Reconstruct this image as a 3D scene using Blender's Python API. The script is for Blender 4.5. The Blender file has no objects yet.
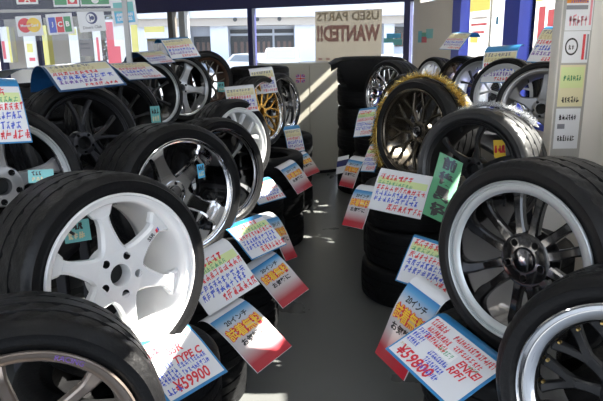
import bpy, bmesh, math, random
from mathutils import Vector, Matrix, Euler
PI=math.pi; R=math.radians
rnd=random.Random(7)
scene=bpy.context.scene
col=scene.collection

# ------------------------------------------------------------------ materials
def mat(name,color,rough=.5,metal=0.,spec=.5,coat=0.,noise=None,bump=None,emit=None):
    m=bpy.data.materials.new(name); m.use_nodes=True
    nt=m.node_tree; b=nt.nodes['Principled BSDF']
    c=(*color,1) if len(color)==3 else color
    b.inputs['Base Color'].default_value=c
    b.inputs['Roughness'].default_value=rough
    b.inputs['Metallic'].default_value=metal
    b.inputs['Specular IOR Level'].default_value=spec
    b.inputs['Coat Weight'].default_value=coat
    b.inputs['Coat Roughness'].default_value=.06
    if noise or bump:
        tc=nt.nodes.new('ShaderNodeTexCoord')
    if noise:
        sc,amt=noise
        n=nt.nodes.new('ShaderNodeTexNoise'); n.inputs['Scale'].default_value=sc; n.inputs['Detail'].default_value=5
        r=nt.nodes.new('ShaderNodeMapRange'); r.inputs[3].default_value=1-amt; r.inputs[4].default_value=1+amt
        mx=nt.nodes.new('ShaderNodeMix'); mx.data_type='RGBA'; mx.blend_type='MULTIPLY'; mx.inputs[0].default_value=1
        mx.inputs[6].default_value=c
        nt.links.new(tc.outputs['Object'],n.inputs['Vector']); nt.links.new(n.outputs['Fac'],r.inputs[0])
        nt.links.new(r.outputs[0],mx.inputs[7]); nt.links.new(mx.outputs[2],b.inputs['Base Color'])
        r2=nt.nodes.new('ShaderNodeMapRange'); r2.inputs[3].default_value=max(0,rough-.1); r2.inputs[4].default_value=min(1,rough+.1)
        nt.links.new(n.outputs['Fac'],r2.inputs[0]); nt.links.new(r2.outputs[0],b.inputs['Roughness'])
    if bump:
        sc,st=bump
        n=nt.nodes.new('ShaderNodeTexNoise'); n.inputs['Scale'].default_value=sc; n.inputs['Detail'].default_value=4
        bp=nt.nodes.new('ShaderNodeBump'); bp.inputs['Strength'].default_value=st; bp.inputs['Distance'].default_value=.01
        nt.links.new(tc.outputs['Object'],n.inputs['Vector']); nt.links.new(n.outputs['Fac'],bp.inputs['Height']); nt.links.new(bp.outputs[0],b.inputs['Normal'])
    if emit:
        b.inputs['Emission Color'].default_value=(*emit[0],1); b.inputs['Emission Strength'].default_value=emit[1]
    return m
def glass_mat(name,tint=(1,1,1),gloss=.08):
    m=bpy.data.materials.new(name); m.use_nodes=True; nt=m.node_tree; nt.nodes.clear()
    o=nt.nodes.new('ShaderNodeOutputMaterial'); mx=nt.nodes.new('ShaderNodeMixShader')
    t=nt.nodes.new('ShaderNodeBsdfTransparent'); t.inputs[0].default_value=(*tint,1)
    g=nt.nodes.new('ShaderNodeBsdfGlossy'); g.inputs['Roughness'].default_value=.02
    f=nt.nodes.new('ShaderNodeFresnel'); f.inputs[0].default_value=1.35
    nt.links.new(f.outputs[0],mx.inputs[0]); nt.links.new(t.outputs[0],mx.inputs[1]); nt.links.new(g.outputs[0],mx.inputs[2])
    nt.links.new(mx.outputs[0],o.inputs[0]); return m
def translucent(name,color,fac=.6):
    """thin paper or film that lets daylight through"""
    m=bpy.data.materials.new(name); m.use_nodes=True; nt=m.node_tree; nt.nodes.clear()
    o=nt.nodes.new('ShaderNodeOutputMaterial'); mx=nt.nodes.new('ShaderNodeMixShader'); mx.inputs[0].default_value=fac
    d=nt.nodes.new('ShaderNodeBsdfDiffuse'); d.inputs[0].default_value=(*color,1)
    t=nt.nodes.new('ShaderNodeBsdfTranslucent'); t.inputs[0].default_value=(*color,1)
    nt.links.new(d.outputs[0],mx.inputs[1]); nt.links.new(t.outputs[0],mx.inputs[2]); nt.links.new(mx.outputs[0],o.inputs[0]); return m

M={}
M['rubber']=mat('tyre_rubber',(.0055,.0055,.006),.42,spec=.28,noise=(14,.25),bump=(90,.15))
M['rubber_gloss']=mat('glare_tyre_rubber',(.012,.012,.013),.34,spec=.9,bump=(90,.1))  # rubber made glossier and lighter to strengthen the sun glare on one tread
M['rubber_worn']=mat('tyre_rubber_dusty',(.007,.007,.0075),.6,spec=.2,noise=(9,.35),bump=(70,.2))
M['white']=mat('white_wheel_paint',(.80,.80,.80),.22,coat=.6)
M['whitegrey']=mat('silver_white_paint',(.60,.61,.62),.3,metal=.3,coat=.4)
M['silver']=mat('silver_wheel_paint',(.52,.53,.54),.3,metal=.75)
M['hyper']=mat('dark_silver_paint',(.38,.375,.38),.3,metal=.8)
M['lipgrey']=mat('brushed_grey_lip',(.50,.53,.54),.42,metal=.7)
M['satin']=mat('machined_silver_lip',(.50,.52,.53),.34,metal=.85)
M['chrome']=mat('chrome',(.82,.82,.83),.06,metal=1)
M['midchrome']=mat('smoked_chrome',(.5,.5,.51),.1,metal=1)
M['darksilver']=mat('grey_wheel_paint',(.20,.20,.205),.32,metal=.7)
M['darkchrome']=mat('dark_chrome',(.22,.22,.23),.1,metal=1)
M['bronze']=mat('bronze_paint',(.30,.25,.215),.32,metal=.75)
M['darkbronze']=mat('dark_bronze_paint',(.10,.085,.065),.25,metal=.8)
M['brown']=mat('brown_bronze_paint',(.10,.05,.03),.4,metal=.5)
M['gun']=mat('gunmetal_paint',(.045,.045,.05),.33,metal=.6)
M['black']=mat('gloss_black_paint',(.012,.011,.011),.14,metal=.2,coat=.8)
M['satinblack']=mat('satin_black_paint',(.016,.016,.017),.3,metal=.3)
M['gold']=mat('gold_paint',(.75,.42,.09),.25,metal=.9)
M['boltgold']=mat('gold_bolt',(.6,.42,.16),.3,metal=1)
M['dark']=mat('recess_shade',(.006,.006,.006),.7)  # near-black painted in for the shade inside hub holes
M['paper']=mat('laminated_paper',(.80,.81,.84),.4,coat=.7)
M['sleeve']=mat('grey_plastic_sleeve',(.42,.41,.38),.3,coat=.8)
M['bluesheet']=mat('blue_backing_sheet',(.03,.25,.55),.35,coat=.7)
M['shadedbluesheet']=mat('shaded_blue_backing_sheet',(.01,.07,.20),.35,coat=.7)  # the blue backing sheet with its shade put into the colour
M['blacksheet']=mat('black_sheet',(.006,.006,.006),.7,spec=.2)
M['green']=mat('green_paper',(.07,.33,.15),.35,coat=.6)
M['cyan']=mat('cyan_tag_paper',(.16,.52,.52),.4,coat=.4)
for n,c in dict(red=(.72,.03,.05),blue=(.05,.10,.60),ink=(.01,.01,.012),pen_green=(.10,.40,.20),yellow=(.95,.62,.05),
    cream=(.78,.72,.45),tan=(.62,.52,.30),pink=(.85,.30,.36),purple=(.20,.10,.42),navy=(.02,.03,.16),orange=(.85,.30,.04),
    greyink=(.25,.25,.28),skyblue=(.10,.50,.80),whiteink=(.9,.9,.9),leafgreen=(.05,.30,.12),lime=(.70,.80,.38)).items():
    M[n]=mat(n+'_print',c,.4,coat=.5)
M['frame']=mat('navy_window_frame',(.020,.022,.10),.4)
M['blueframe']=mat('blue_window_frame',(.035,.06,.42),.4)
M['alu']=mat('grey_aluminium_frame',(.42,.42,.42),.45,metal=.4)
M['brownpost']=mat('brown_post',(.10,.085,.07),.5)
M['creamwall']=mat('cream_painted_wall',(.72,.66,.58),.7,noise=(3,.04))
M['whitewall']=mat('white_painted_wall',(.80,.77,.72),.6,noise=(2,.03))
M['ceil']=mat('ceiling_board',(.78,.78,.76),.8,noise=(5,.03))
M['floor']=mat('grey_floor_vinyl',(.15,.153,.148),.30,noise=(2.5,.10))
M['cabinet']=mat('beige_painted_steel',(.52,.50,.42),.38,noise=(2,.03))
M['bench']=mat('dark_steel_bench',(.03,.03,.035),.5,metal=.5)
M['glass']=glass_mat('clear_glass',(.97,.98,.98))
M['acrylic']=glass_mat('clear_acrylic',(.93,.95,.98))
M['lamp']=mat('fill_lamp_glow',(.9,.9,.9),.5,emit=((1,.96,.90),15))  # glow of the added, unseen fill lamps
M['asphalt']=mat('asphalt',(.20,.20,.20),.8,noise=(4,.15))
M['bwhite']=mat('white_building_render',(.62,.66,.74),.6)
M['bcream']=mat('beige_soffit',(.42,.38,.34),.6)
M['bdark']=mat('dark_shop_glass',(.05,.055,.06),.15)
M['bbrown']=mat('brown_shop_interior',(.16,.10,.08),.6)
M['cargrey']=mat('silver_car_paint',(.55,.57,.6),.25,metal=.5,coat=.6)
M['carwhite']=mat('white_car_paint',(.75,.77,.8),.25,coat=.7)
M['carglass']=mat('car_window_glass',(.16,.18,.20),.1)
M['leaf']=mat('tree_leaf',(.006,.012,.007),.7,spec=.2)
M['bark']=mat('tree_bark',(.06,.045,.035),.8)
M['tinselgold']=mat('gold_tinsel',(.85,.66,.22),.22,metal=.8)
M['tinselsilver']=mat('silver_tinsel',(.85,.86,.88),.2,metal=.85)
M['banner']=translucent('tan_banner_film',(.55,.46,.34),.55)
M['bannertext']=translucent('mauve_banner_lettering',(.46,.28,.26),.5)
M['bannergrey']=translucent('grey_banner_lettering',(.40,.35,.27),.5)
M['pwhite']=translucent('backlit_white_poster',(.95,.94,.92),.9)
M['pyellow']=translucent('backlit_yellow_poster',(.95,.88,.35),.9)
M['ppink']=translucent('backlit_pink_poster',(.95,.25,.30),.85)
M['qwhite']=translucent('white_window_poster',(.75,.74,.72),.35)
M['qyellow']=translucent('yellow_window_poster',(.85,.74,.25),.3)
M['qpink']=translucent('pink_window_poster',(.80,.22,.25),.2)
M['pgrey']=translucent('grey_leaflet',(.38,.36,.36),.5)

# gradient print of the red and blue floor-facing signs: printed blue, white, red bands
def gradient_print():
    m=mat('blue_white_red_print',(.8,.8,.8),.28,coat=.9); nt=m.node_tree; b=nt.nodes['Principled BSDF']
    tc=nt.nodes.new('ShaderNodeUVMap'); sp=nt.nodes.new('ShaderNodeSeparateXYZ'); cr=nt.nodes.new('ShaderNodeValToRGB')
    e=cr.color_ramp; e.elements[0].position=0; e.elements[0].color=(.48,.015,.03,1); e.elements[1].position=1; e.elements[1].color=(.02,.2,.5,1)
    for p,c in ((.14,(.42,.02,.035,1)),(.38,(.60,.52,.52,1)),(.80,(.58,.62,.68,1)),(.93,(.10,.34,.62,1))):
        x=e.elements.new(p); x.color=c
    nt.links.new(tc.outputs[0],sp.inputs[0]); nt.links.new(sp.outputs[1],cr.inputs[0]); nt.links.new(cr.outputs[0],b.inputs['Base Color'])
    return m
M['gradient']=gradient_print()

# ------------------------------------------------------------------ mesh helpers
class MB:
    """collects faces with material names, becomes ONE mesh object"""
    def __init__(s): s.v=[];s.f=[];s.m=[];s.mats=[];s.uv={}
    def mi(s,name):
        if name not in s.mats: s.mats.append(name)
        return s.mats.index(name)
    def add(s,vs,fs,m):
        k=len(s.v); s.v+= [Vector(v) for v in vs]; i=s.mi(m)
        for f in fs: s.f.append(tuple(a+k for a in f)); s.m.append(i)
    def box(s,lo,hi,m,bev=0):
        x0,y0,z0=lo;x1,y1,z1=hi
        if bev<=0:
            vs=[(x,y,z) for x in(x0,x1) for y in(y0,y1) for z in(z0,z1)]
            s.add(vs,[(0,1,3,2),(4,6,7,5),(0,4,5,1),(2,3,7,6),(0,2,6,4),(1,5,7,3)],m); return
        bm=bmesh.new(); bmesh.ops.create_cube(bm,size=1)
        for v in bm.verts: v.co=Vector(((x0+x1)/2+v.co.x*(x1-x0),(y0+y1)/2+v.co.y*(y1-y0),(z0+z1)/2+v.co.z*(z1-z0)))
        bmesh.ops.bevel(bm,geom=bm.edges[:],offset=bev,segments=2,affect='EDGES'); bm.verts.index_update()
        s.add([v.co.copy() for v in bm.verts],[tuple(v.index for v in f.verts) for f in bm.faces],m); bm.free()
    def quad(s,a,b,c,d,m): s.add([a,b,c,d],[(0,1,2,3)],m)
    def lathe(s,prof,m,n=96,axis='y',closed=False):
        """prof: (r, a) pairs around axis; r radius, a position along the axis"""
        k=len(prof); vs=[]
        for i in range(n):
            t=2*PI*i/n
            for r,a in prof:
                vs.append((r*math.cos(t),a,r*math.sin(t)) if axis=='y' else (r*math.cos(t),r*math.sin(t),a))
        fs=[]
        kk=k if closed else k-1
        for i in range(n):
            j=(i+1)%n
            for p in range(kk):
                q=(p+1)%k
                fs.append((i*k+p,i*k+q,j*k+q,j*k+p))
        s.add(vs,fs,m)
    def tube(s,pts,r,m,n=8):
        pts=[Vector(p) for p in pts]; vs=[];fs=[]
        for i,p in enumerate(pts):
            d=(pts[min(i+1,len(pts)-1)]-pts[max(i-1,0)]).normalized()
            a=d.orthogonal().normalized() if i==0 else (a-d*a.dot(d)).normalized()
            b=d.cross(a); rr=r if not isinstance(r,(list,tuple)) else r[i]
            for j in range(n):
                t=2*PI*j/n; vs.append(p+a*rr*math.cos(t)+b*rr*math.sin(t))
        for i in range(len(pts)-1):
            for j in range(n):
                fs.append((i*n+j,i*n+(j+1)%n,(i+1)*n+(j+1)%n,(i+1)*n+j))
        fs.append(tuple(range(n))[::-1]); fs.append(tuple((len(pts)-1)*n+j for j in range(n)))
        s.add(vs,fs,m)
    def mesh(s,name,smooth=None):
        me=bpy.data.meshes.new(name); me.from_pydata([tuple(v) for v in s.v],[],s.f)
        for n in s.mats: me.materials.append(M[n])
        me.polygons.foreach_set('material_index',s.m)
        bm=bmesh.new(); bm.from_mesh(me); 
        if smooth is not None: bmesh.ops.recalc_face_normals(bm,faces=bm.faces[:])
        bm.to_mesh(me); bm.free()
        if smooth is not None:
            me.polygons.foreach_set('use_smooth',[True]*len(me.polygons)); me.set_sharp_from_angle(angle=R(smooth))
        me.update(); return me
    def build(s,name,parent=None,smooth=None,loc=None,rot=None):
        o=bpy.data.objects.new(name,s.mesh(name,smooth)); col.objects.link(o)
        if parent: o.parent=parent
        if loc: o.location=loc
        if rot: o.rotation_euler=rot
        return o
def tag(o,label=None,cat=None,group=None,kind=None):
    if label: o['label']=label
    if cat: o['category']=cat
    if group: o['group']=group
    if kind: o['kind']=kind
    return o
def empty(name,loc,rot=(0,0,0)):
    o=bpy.data.objects.new(name,None); o.empty_display_size=.05; col.objects.link(o); o.location=loc; o.rotation_euler=rot; return o
def copy_tree(o,parent=None):
    c=o.copy(); col.objects.link(c)
    if parent: c.parent=parent
    for ch in list(o.children): copy_tree(ch,c)
    return c
_tc={}
def text_geo(s,bold=0.):
    """triangulated letters of the string, normalised to height 1, origin at lower left"""
    if (s,bold) in _tc: return _tc[(s,bold)]
    cu=bpy.data.curves.new('letters','FONT'); cu.body=s; cu.size=1; cu.resolution_u=2; cu.offset=bold
    ob=bpy.data.objects.new('letters',cu); me=ob.to_mesh()
    vs=[v.co.copy() for v in me.vertices]; fs=[tuple(p.vertices) for p in me.polygons]; ob.to_mesh_clear()
    bpy.data.objects.remove(ob); bpy.data.curves.remove(cu)
    if not vs: return [],[],1
    x0=min(v.x for v in vs);x1=max(v.x for v in vs);y0=min(v.y for v in vs);y1=max(v.y for v in vs);h=max(1e-4,y1-y0)
    r=([((v.x-x0)/h,(v.y-y0)/h) for v in vs],fs,(x1-x0)/h); _tc[(s,bold)]=r; return r

# ------------------------------------------------------------------ camera
PITCH=14.8; ROLL=.8; F=607.
cam=bpy.data.cameras.new('camera'); cam.sensor_width=36; cam.lens=36*F/603; cam.clip_start=.05; cam.clip_end=300
co=bpy.data.objects.new('camera',cam); col.objects.link(co)
co.matrix_world=Matrix.Translation((0,0,1.55))@Matrix.Rotation(R(90-PITCH),4,'X')@Matrix.Rotation(R(-ROLL),4,'Z')
scene.camera=co

# ------------------------------------------------------------------ tyres and wheels
def tyre_mb(Rl,Rt,W,rubber='rubber',seed=0,n=150,grooves=3,inner=True):
    """tyre about the Y axis, outward sidewall at y~0, width W"""
    mb=MB(); rim=Rl
    side=[(rim-.018,.020),(rim-.004,.010),(rim+.003,.0085),(rim+.010,.001),(rim+.016,-.001),(rim+.022,-.0005),
          ((rim+Rt)/2+.004,-.004),(Rt-.022,.001),(Rt-.020,.0025),(Rt-.013,.008),(Rt-.006,.017)]
    left=side; right=[(r,W-a) for r,a in reversed(side)]
    a0=.022;a1=W-.022; tread=[]
    nb=grooves+1; gw=.009; bw=((a1-a0)-gw*grooves)/nb; a=a0
    rows=[]
    for b in range(nb):
        crown=lambda x: -.006*((x-W/2)/(W/2))**2
        sub=3
        for q in range(sub+1):
            x=a+bw*q/sub; tread.append((Rt+crown(x),x)); rows.append((b,q))
        a+=bw
        if b<grooves:
            tread.append((Rt-.007,a+.001)); rows.append((-1,0)); tread.append((Rt-.007,a+gw-.001)); rows.append((-1,0)); a+=gw
    prof=left+tread+right; k=len(prof); nl=len(left)
    rr=random.Random(seed); per=rr.choice([5,6]); 
    vs=[];fs=[]
    for i in range(n):
        t=2*PI*i/n; c,s=math.cos(t),math.sin(t)
        for j,(r,y) in enumerate(prof):
            if nl<=j<nl+len(rows):
                b,q=rows[j-nl]
                if b>=0:
                    sh=(i+q+b*2)%per
                    edge=(b==0 or b==nb-1)
                    if sh==0 and (edge or b%2==1) and not(b in(1,nb-2) and q==0): r-=.005
            vs.append((r*c,y,r*s))
    for i in range(n):
        j=(i+1)%n
        for p in range(k-1): fs.append((i*k+p,i*k+p+1,j*k+p+1,j*k+p))
    mb.add(vs,fs,rubber)
    # inner liner closes the carcass
    mb.lathe([(rim-.018,.020),(rim-.016,.028),(Rt-.03,.03),(Rt-.022,W/2),(Rt-.03,W-.03),(rim-.016,W-.028),(rim-.018,W-.020)],rubber,n=64)
    return mb
def cr(pts,n):
    """Catmull-Rom through tuples"""
    out=[];k=len(pts)
    for i in range(k-1):
        p0,p1,p2,p3=pts[max(i-1,0)],pts[i],pts[i+1],pts[min(i+2,k-1)]
        for q in range(n):
            t=q/n
            out.append(tuple(.5*((2*b)+(-a+c)*t+(2*a-5*b+4*c-d)*t*t+(-a+3*b-3*c+d)*t**3) for a,b,c,d in zip(p0,p1,p2,p3)))
    out.append(pts[-1]); return out
def bar(mb,pts,m,edge=None,bev=.35,n=4):
    """spoke bar: pts=(x,z,y,width,thickness) in wheel plane, y = depth of the front face"""
    P=cr(pts,n); vs=[];fs=[]
    for i,(x,z,y,w,t) in enumerate(P):
        a=P[max(i-1,0)];b=P[min(i+1,len(P)-1)]
        d=Vector((b[0]-a[0],0,b[1]-a[1])).normalized(); nn=Vector((-d.z,0,d.x))
        bv=min(w*bev*.5,.008)
        for u,dy in ((-w/2,t),(-w/2,bv),(-w/2+bv,0),(w/2-bv,0),(w/2,bv),(w/2,t)):
            vs.append(Vector((x,y+dy,z))+nn*u)
    L=len(P)
    fl=[]
    for i in range(L-1):
        for j in range(6):
            f=(i*6+j,i*6+(j+1)%6,(i+1)*6+(j+1)%6,(i+1)*6+j)
            if edge and j==2: fl.append(f)
            else: fs.append(f)
    fs+= [tuple(range(6)),tuple((L-1)*6+j for j in range(6))[::-1]]
    k=len(mb.v); mb.add(vs,fs,m)
    if fl:
        i=mb.mi(edge)
        for f in fl: mb.f.append(tuple(a+k for a in f)); mb.m.append(i)
def pol(r,a): return (r*math.cos(a),r*math.sin(a))

def make_wheel(name,pos,yaw,tilt,Rl=.235,ratio=1.3,W=.22,style='star5',paint='silver',lip='silver',lipw=.014,dish=.03,barrel=None,
               phase=90,hubd=.045,nsp=5,rubber='rubber',label='',group=None,lugs=5,bore=.030,hubr=.062,seed=0,extras=None,bolts=None,
               edge=None,cap=None,spw=1.,nseg=150,small=False):
    Rt=Rl*ratio; barrel=barrel or lip
    yw,tl=R(yaw),R(tilt)
    rotm=Matrix.Rotation(yw,4,'Z')@Matrix.Rotation(-tl,4,'X')
    off=Vector((0,-0.0,0)) ; base_local=Vector((0,W/2,-Rt))
    root_loc=Vector(pos)+rotm.to_3x3()@base_local
    root=empty(name,root_loc,(-tl,0,yw)); tag(root,label,'wheel',group)
    ofs=(0,-W/2,Rt)
    def part(mb,nm,par=root,sm=35):
        o=mb.build(nm,par,sm)
        if par is root: o.location=ofs
        return o
    part(tyre_mb(Rl,Rt,W,rubber,seed,nseg,3 if not small else 3),'tyre')
    Rb=Rl-lipw-.006; y1=dish
    # rim: flange, stepped lip, barrel and rear flange as one lathed shell with thickness
    mb=MB()
    mb.lathe([(Rl-.016,.016),(Rl-.003,.010),(Rl,.004),(Rl-.001,-.001),(Rl-.004,-.0035),(Rl-.007,-.002),(Rl-.008,.0015),(Rl-lipw*.45,.0015),(Rl-lipw*.5,.007),(Rl-lipw*.9,.008),(Rl-lipw-.002,.011),(Rb,.014)],lip)
    mb.lathe([(Rb,.014),(Rb-.003,y1*.5),(Rb-.006,y1),(Rb-.008,y1+.012)],barrel)
    mb.lathe([(Rb-.008,y1+.012),(Rb-.014,min(W*.5,y1+.05)),(Rb-.016,W*.7),(Rb-.006,W-.03),(Rl-.012,W-.012),(Rl-.004,W+.001),(Rl-.002,W-.002),(Rl-.012,W-.02),(Rb-.002,W-.05),(Rb-.006,W*.5),(Rl-.02,.05),(Rl-.016,.016)],barrel)
    rim=part(mb,'rim')
    # spokes
    r0=hubr*.75; r1=Rb-.006; yh=hubd; yr=dish+.004
    def spoke(a,kind,idx):
        s=MB()
        if kind=='star':      # wide spoke with flared root and tip
            q=[(r0,yh,.062,.022),(hubr+.02,yh-.001,.046,.024),((r0+r1)*.58,(yh+yr)/2-.004,.038,.024),(r1-.03,yr-.003,.044,.022),(r1+.004,yr+.004,.066,.02)]
            q=[(r,y,w*spw,t) for r,y,w,t in q]
            bar(s,[(*pol(r,a),y,w,t) for r,y,w,t in q],paint,edge)
        elif kind=='fan':     # six spoke, strongly flared at hub and rim
            q=[(r0,yh-.002,.100,.02),(hubr+.006,yh-.003,.064,.026),((r0+r1)*.53,(yh+yr)/2-.005,.038,.028),((r0+r1)*.64,(yh+yr)/2-.004,.038,.028),(r1-.030,yr-.004,.052,.024),(r1-.010,yr-.002,.078,.022),(r1+.004,yr+.002,.115,.018)]
            bar(s,[(*pol(r,a),y,w*spw,t) for r,y,w,t in q],paint,edge,bev=.5)
        elif kind=='twin':    # two near-parallel bars
            for sg in (-1,1):
                o0=.017*sg;o1=R(12)*sg
                pts=[]
                for f,w in ((0,.018),(.35,.014),(.7,.014),(1,.019)):
                    r=r0+(r1+.004-r0)*f; x,z=pol(r,a); nx,nz=-math.sin(a),math.cos(a); tl=math.sin(o1)*r1*f
                    pts.append((x+nx*(o0*(1-f)+tl),z+nz*(o0*(1-f)+tl),yh+(yr-yh)*f-.004*math.sin(PI*f),w*spw,.022))
                bar(s,pts,paint,edge)
        elif kind=='vee':     # pair meeting near the hub and spreading to the rim
            for sg in (-1,1):
                pts=[]
                for f,w in ((0,.026),(.3,.017),(.65,.015),(1,.022)):
                    r=r0+(r1+.004-r0)*f; x,z=pol(r,a+sg*R(16)*f**.9)
                    pts.append((x,z,yh+(yr-yh)*f**1.3,w*spw,.022))
                bar(s,pts,paint,edge)
        elif kind=='wye':     # stem which forks towards the rim
            rm=r0+(r1-r0)*.5
            bar(s,[(*pol(r0,a),yh,.022*spw,.02),(*pol((r0+rm)/2,a),yh,.015*spw,.02),(*pol(rm+.004,a),(yh+yr)/2,.016*spw,.02)],paint,edge)
            for sg in (-1,1):
                bar(s,[(*pol(rm-.004,a),(yh+yr)/2,.013*spw,.02),(*pol((rm+r1)/2,a+sg*R(180/nsp*.38)),(yh+yr)/2,.012*spw,.018),(*pol(r1+.004,a+sg*R(180/nsp*.62)),yr,.016*spw,.018)],paint,edge)
        elif kind=='thin':
            bar(s,[(*pol(r0,a),yh,.030*spw,.022),(*pol((r0*.7+r1*.3),a),yh-.002,.017*spw,.024),(*pol((r0+r1*2)/3,a),(yh+yr)/2,.015*spw,.022),(*pol(r1+.004,a),yr,.026*spw,.02)],paint,edge)
        elif kind=='swept':   # slightly curved blade
            bar(s,[(*pol(r0,a-R(6)),yh,.046*spw,.02),(*pol((r0*.65+r1*.35),a+R(1)),yh-.006,.026*spw,.024),(*pol((r0+r1*2)/3,a+R(2)),(yh+yr)/2-.006,.022*spw,.024),(*pol(r1+.004,a-R(3)),yr,.040*spw,.02)],paint,edge)
        elif kind=='fork':    # thin spoke forking just before the rim
            rm=r0+(r1-r0)*.72
            bar(s,[(*pol(r0,a),yh,.040*spw,.022),(*pol((r0+rm)/2,a),yh-.003,.020*spw,.026),(*pol(rm+.006,a),(yh*.4+yr*.6),.020*spw,.024)],paint,edge)
            for sg in (-1,1):
                bar(s,[(*pol(rm-.006,a),(yh*.4+yr*.6),.014*spw,.022),(*pol((rm+r1)/2,a+sg*R(4)),yr,.012*spw,.02),(*pol(r1+.004,a+sg*R(9)),yr,.020*spw,.018)],paint,edge)
        return part(s,'spoke',sm=40)
    for i in range(nsp): spoke(R(phase)+2*PI*i/nsp,style,i)
    # hub with centre bore and lug holes (real holes)
    hb=MB(); nq=60
    hb.lathe([(bore,yh+.05),(bore,yh+.002),(bore+.002,yh-.003),(hubr-.012,yh-.003),(hubr-.004,yh+.0),(hubr,yh+.008),(hubr+.002,yh+.05),(bore,yh+.05)],paint,n=nq)
    hub=part(hb,'hub')
    if lugs:
        cut=MB()
        for i in range(lugs):
            x,z=pol((bore+hubr)/2-.001 if hubr<.07 else .057,R(phase+36)+2*PI*i/lugs)
            lr=min(.0115,(hubr-bore)*.27)
            c2=MB(); c2.lathe([(0,-.02),(lr,-.02),(lr,yh+.028),(0,yh+.028)],'dark',n=16)
            cut.add([v+Vector((x,0,z)) for v in c2.v],c2.f,'dark')  # hole walls coloured dark to stand for shade
        cm=cut.mesh('cut',None)
        bm=bmesh.new(); bm.from_mesh(cm); bmesh.ops.remove_doubles(bm,verts=bm.verts[:],dist=1e-6); bmesh.ops.recalc_face_normals(bm,faces=bm.faces[:]); bm.to_mesh(cm); bm.free()
        bm=bmesh.new(); bm.from_mesh(hub.data); bmesh.ops.remove_doubles(bm,verts=bm.verts[:],dist=1e-6); bmesh.ops.recalc_face_normals(bm,faces=bm.faces[:]); bm.to_mesh(hub.data); bm.free()
        cu=bpy.data.objects.new('cut',cm); col.objects.link(cu); cu.parent=root; cu.location=ofs
        md=hub.modifiers.new('holes','BOOLEAN'); md.operation='DIFFERENCE'; md.object=cu; md.solver='EXACT'; md.material_mode='TRANSFER'
        bpy.context.view_layer.update()
        dg=bpy.context.evaluated_depsgraph_get(); nm=bpy.data.meshes.new_from_object(hub.evaluated_get(dg))
        hub.modifiers.clear(); 
        if len(nm.polygons)>50:
            hub.data=nm; nm.set_sharp_from_angle(angle=R(35))
        bpy.data.objects.remove(cu)
    if cap:
        c=MB(); c.lathe([(0,yh-.012),(bore*.7,yh-.012),(bore*1.0,yh-.010),(bore*1.12,yh-.004),(bore*1.12,yh+.01),(0,yh+.01)],cap,n=40); part(c,'centre_cap')
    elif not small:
        c=MB(); c.lathe([(0,yh+.045),(bore+.001,yh+.045),(bore+.001,yh+.04),(0,yh+.04)],'dark',n=30); part(c,'bore_shade')  # dark disc put in for the shade deep in the bore
    if bolts:
        nb,rb,mt=bolts
        for i in range(nb):
            x,z=pol(rb,R(phase+5)+2*PI*i/nb)
            b=MB(); b.lathe([(0,-.004),(.003,-.004),(.0045,-.001),(.0045,.006),(0,.006)],mt,n=8)
            b.v=[v+Vector((x,yr-.004,z)) for v in b.v]; part(b,'rim_bolt')
    if not small:
        v=MB(); x,z=pol(Rb-.03,R(phase+360/nsp/2)); x2,z2=pol(Rb-.006,R(phase+360/nsp/2))
        v.tube([(x2,y1+.03,z2),(x,y1+.008,z)],.004,'ink',8); part(v,'valve_stem')
    if extras: extras(root,part,dict(Rl=Rl,Rt=Rt,W=W,Rb=Rb,yh=yh,yr=yr,ofs=ofs,phase=phase))
    root['Rt']=Rt; root['W']=W
    return root

# lying tyres: one mesh per kind, shared by every copy
def lying_mesh(Rl,Rt,W,seed):
    mb=tyre_mb(Rl,Rt,W,'rubber_worn',seed,110)
    mb.v=[Vector((v.x,v.z,v.y)) for v in mb.v]
    return mb.mesh('tyre',35)
LY=[lying_mesh(.215,.31,.215,3),lying_mesh(.222,.305,.215,4),lying_mesh(.21,.315,.215,5)]
def stack(x,y,n,h,where,group=None,r=.31):
    """n tyres lying flat on top of each other, total height h"""
    place=['topmost','second from top','third from top','fourth from top','fifth from top','sixth from top','seventh from top']
    for k in range(n):
        o=bpy.data.objects.new('tyre',LY[(k+int(x*10))%3]); col.objects.link(o)
        dx,dy=rnd.uniform(-.012,.012),rnd.uniform(-.012,.012)
        o.location=(x+dx,y+dy,h/n*k); o.rotation_euler=(0,0,rnd.uniform(0,6)); s=r/.31; o.scale=(s,s,h/n/.223)
        tag(o,'%s black tyre of the stack %s'%(place[n-1-k],where),'tyre','black tyres lying in the stacks')

# ------------------------------------------------------------------ the wheels
def lip_text(s,m,ang,Rr,hgt):
    def f(root,part,d):
        vs,fs,w=text_geo(s,.01); mb=MB(); out=[]
        for x,z in vs:
            a=R(ang)-(x-w/2)*hgt/Rr; r=Rr+(z-.5)*hgt
            out.append((r*math.cos(a),.0005,r*math.sin(a)))
        mb.add(out,fs,m); o=part(mb,'lettering',sm=None); o['label']='violet lettering on the rim lip'
    return f
def ssr_logo(root,part,d):
    a=R(d['phase']-60); mb=MB(); vs,fs,w=text_geo('SSR',.02); h=.013
    rc=.148
    ux=Vector((math.cos(a),0,math.sin(a))); uy=Vector((-math.sin(a),0,math.cos(a)))
    def put(vs,fs,m,dr,dt,h):
        mb.add([ux*(rc+dr+x*h)+uy*(dt+z*h)+Vector((0,(d['yh']+d['yr'])/2-.0088,0)) for x,z in vs],fs,m)
    put(vs,fs,'ink',-.022,-.008,h)
    put([(0,0),(1,0),(1.4,1.3),(.4,1.3)],[(0,1,2,3)],'red',.012,-.008,h*.6)
    put([(1.1,0),(1.6,0),(2.0,1.3),(1.5,1.3)],[(0,1,2,3)],'blue',.012,-.008,h*.6)
    o=part(mb,'logo',sm=None); o['label']='black, red and blue maker logo on a spoke'

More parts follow.
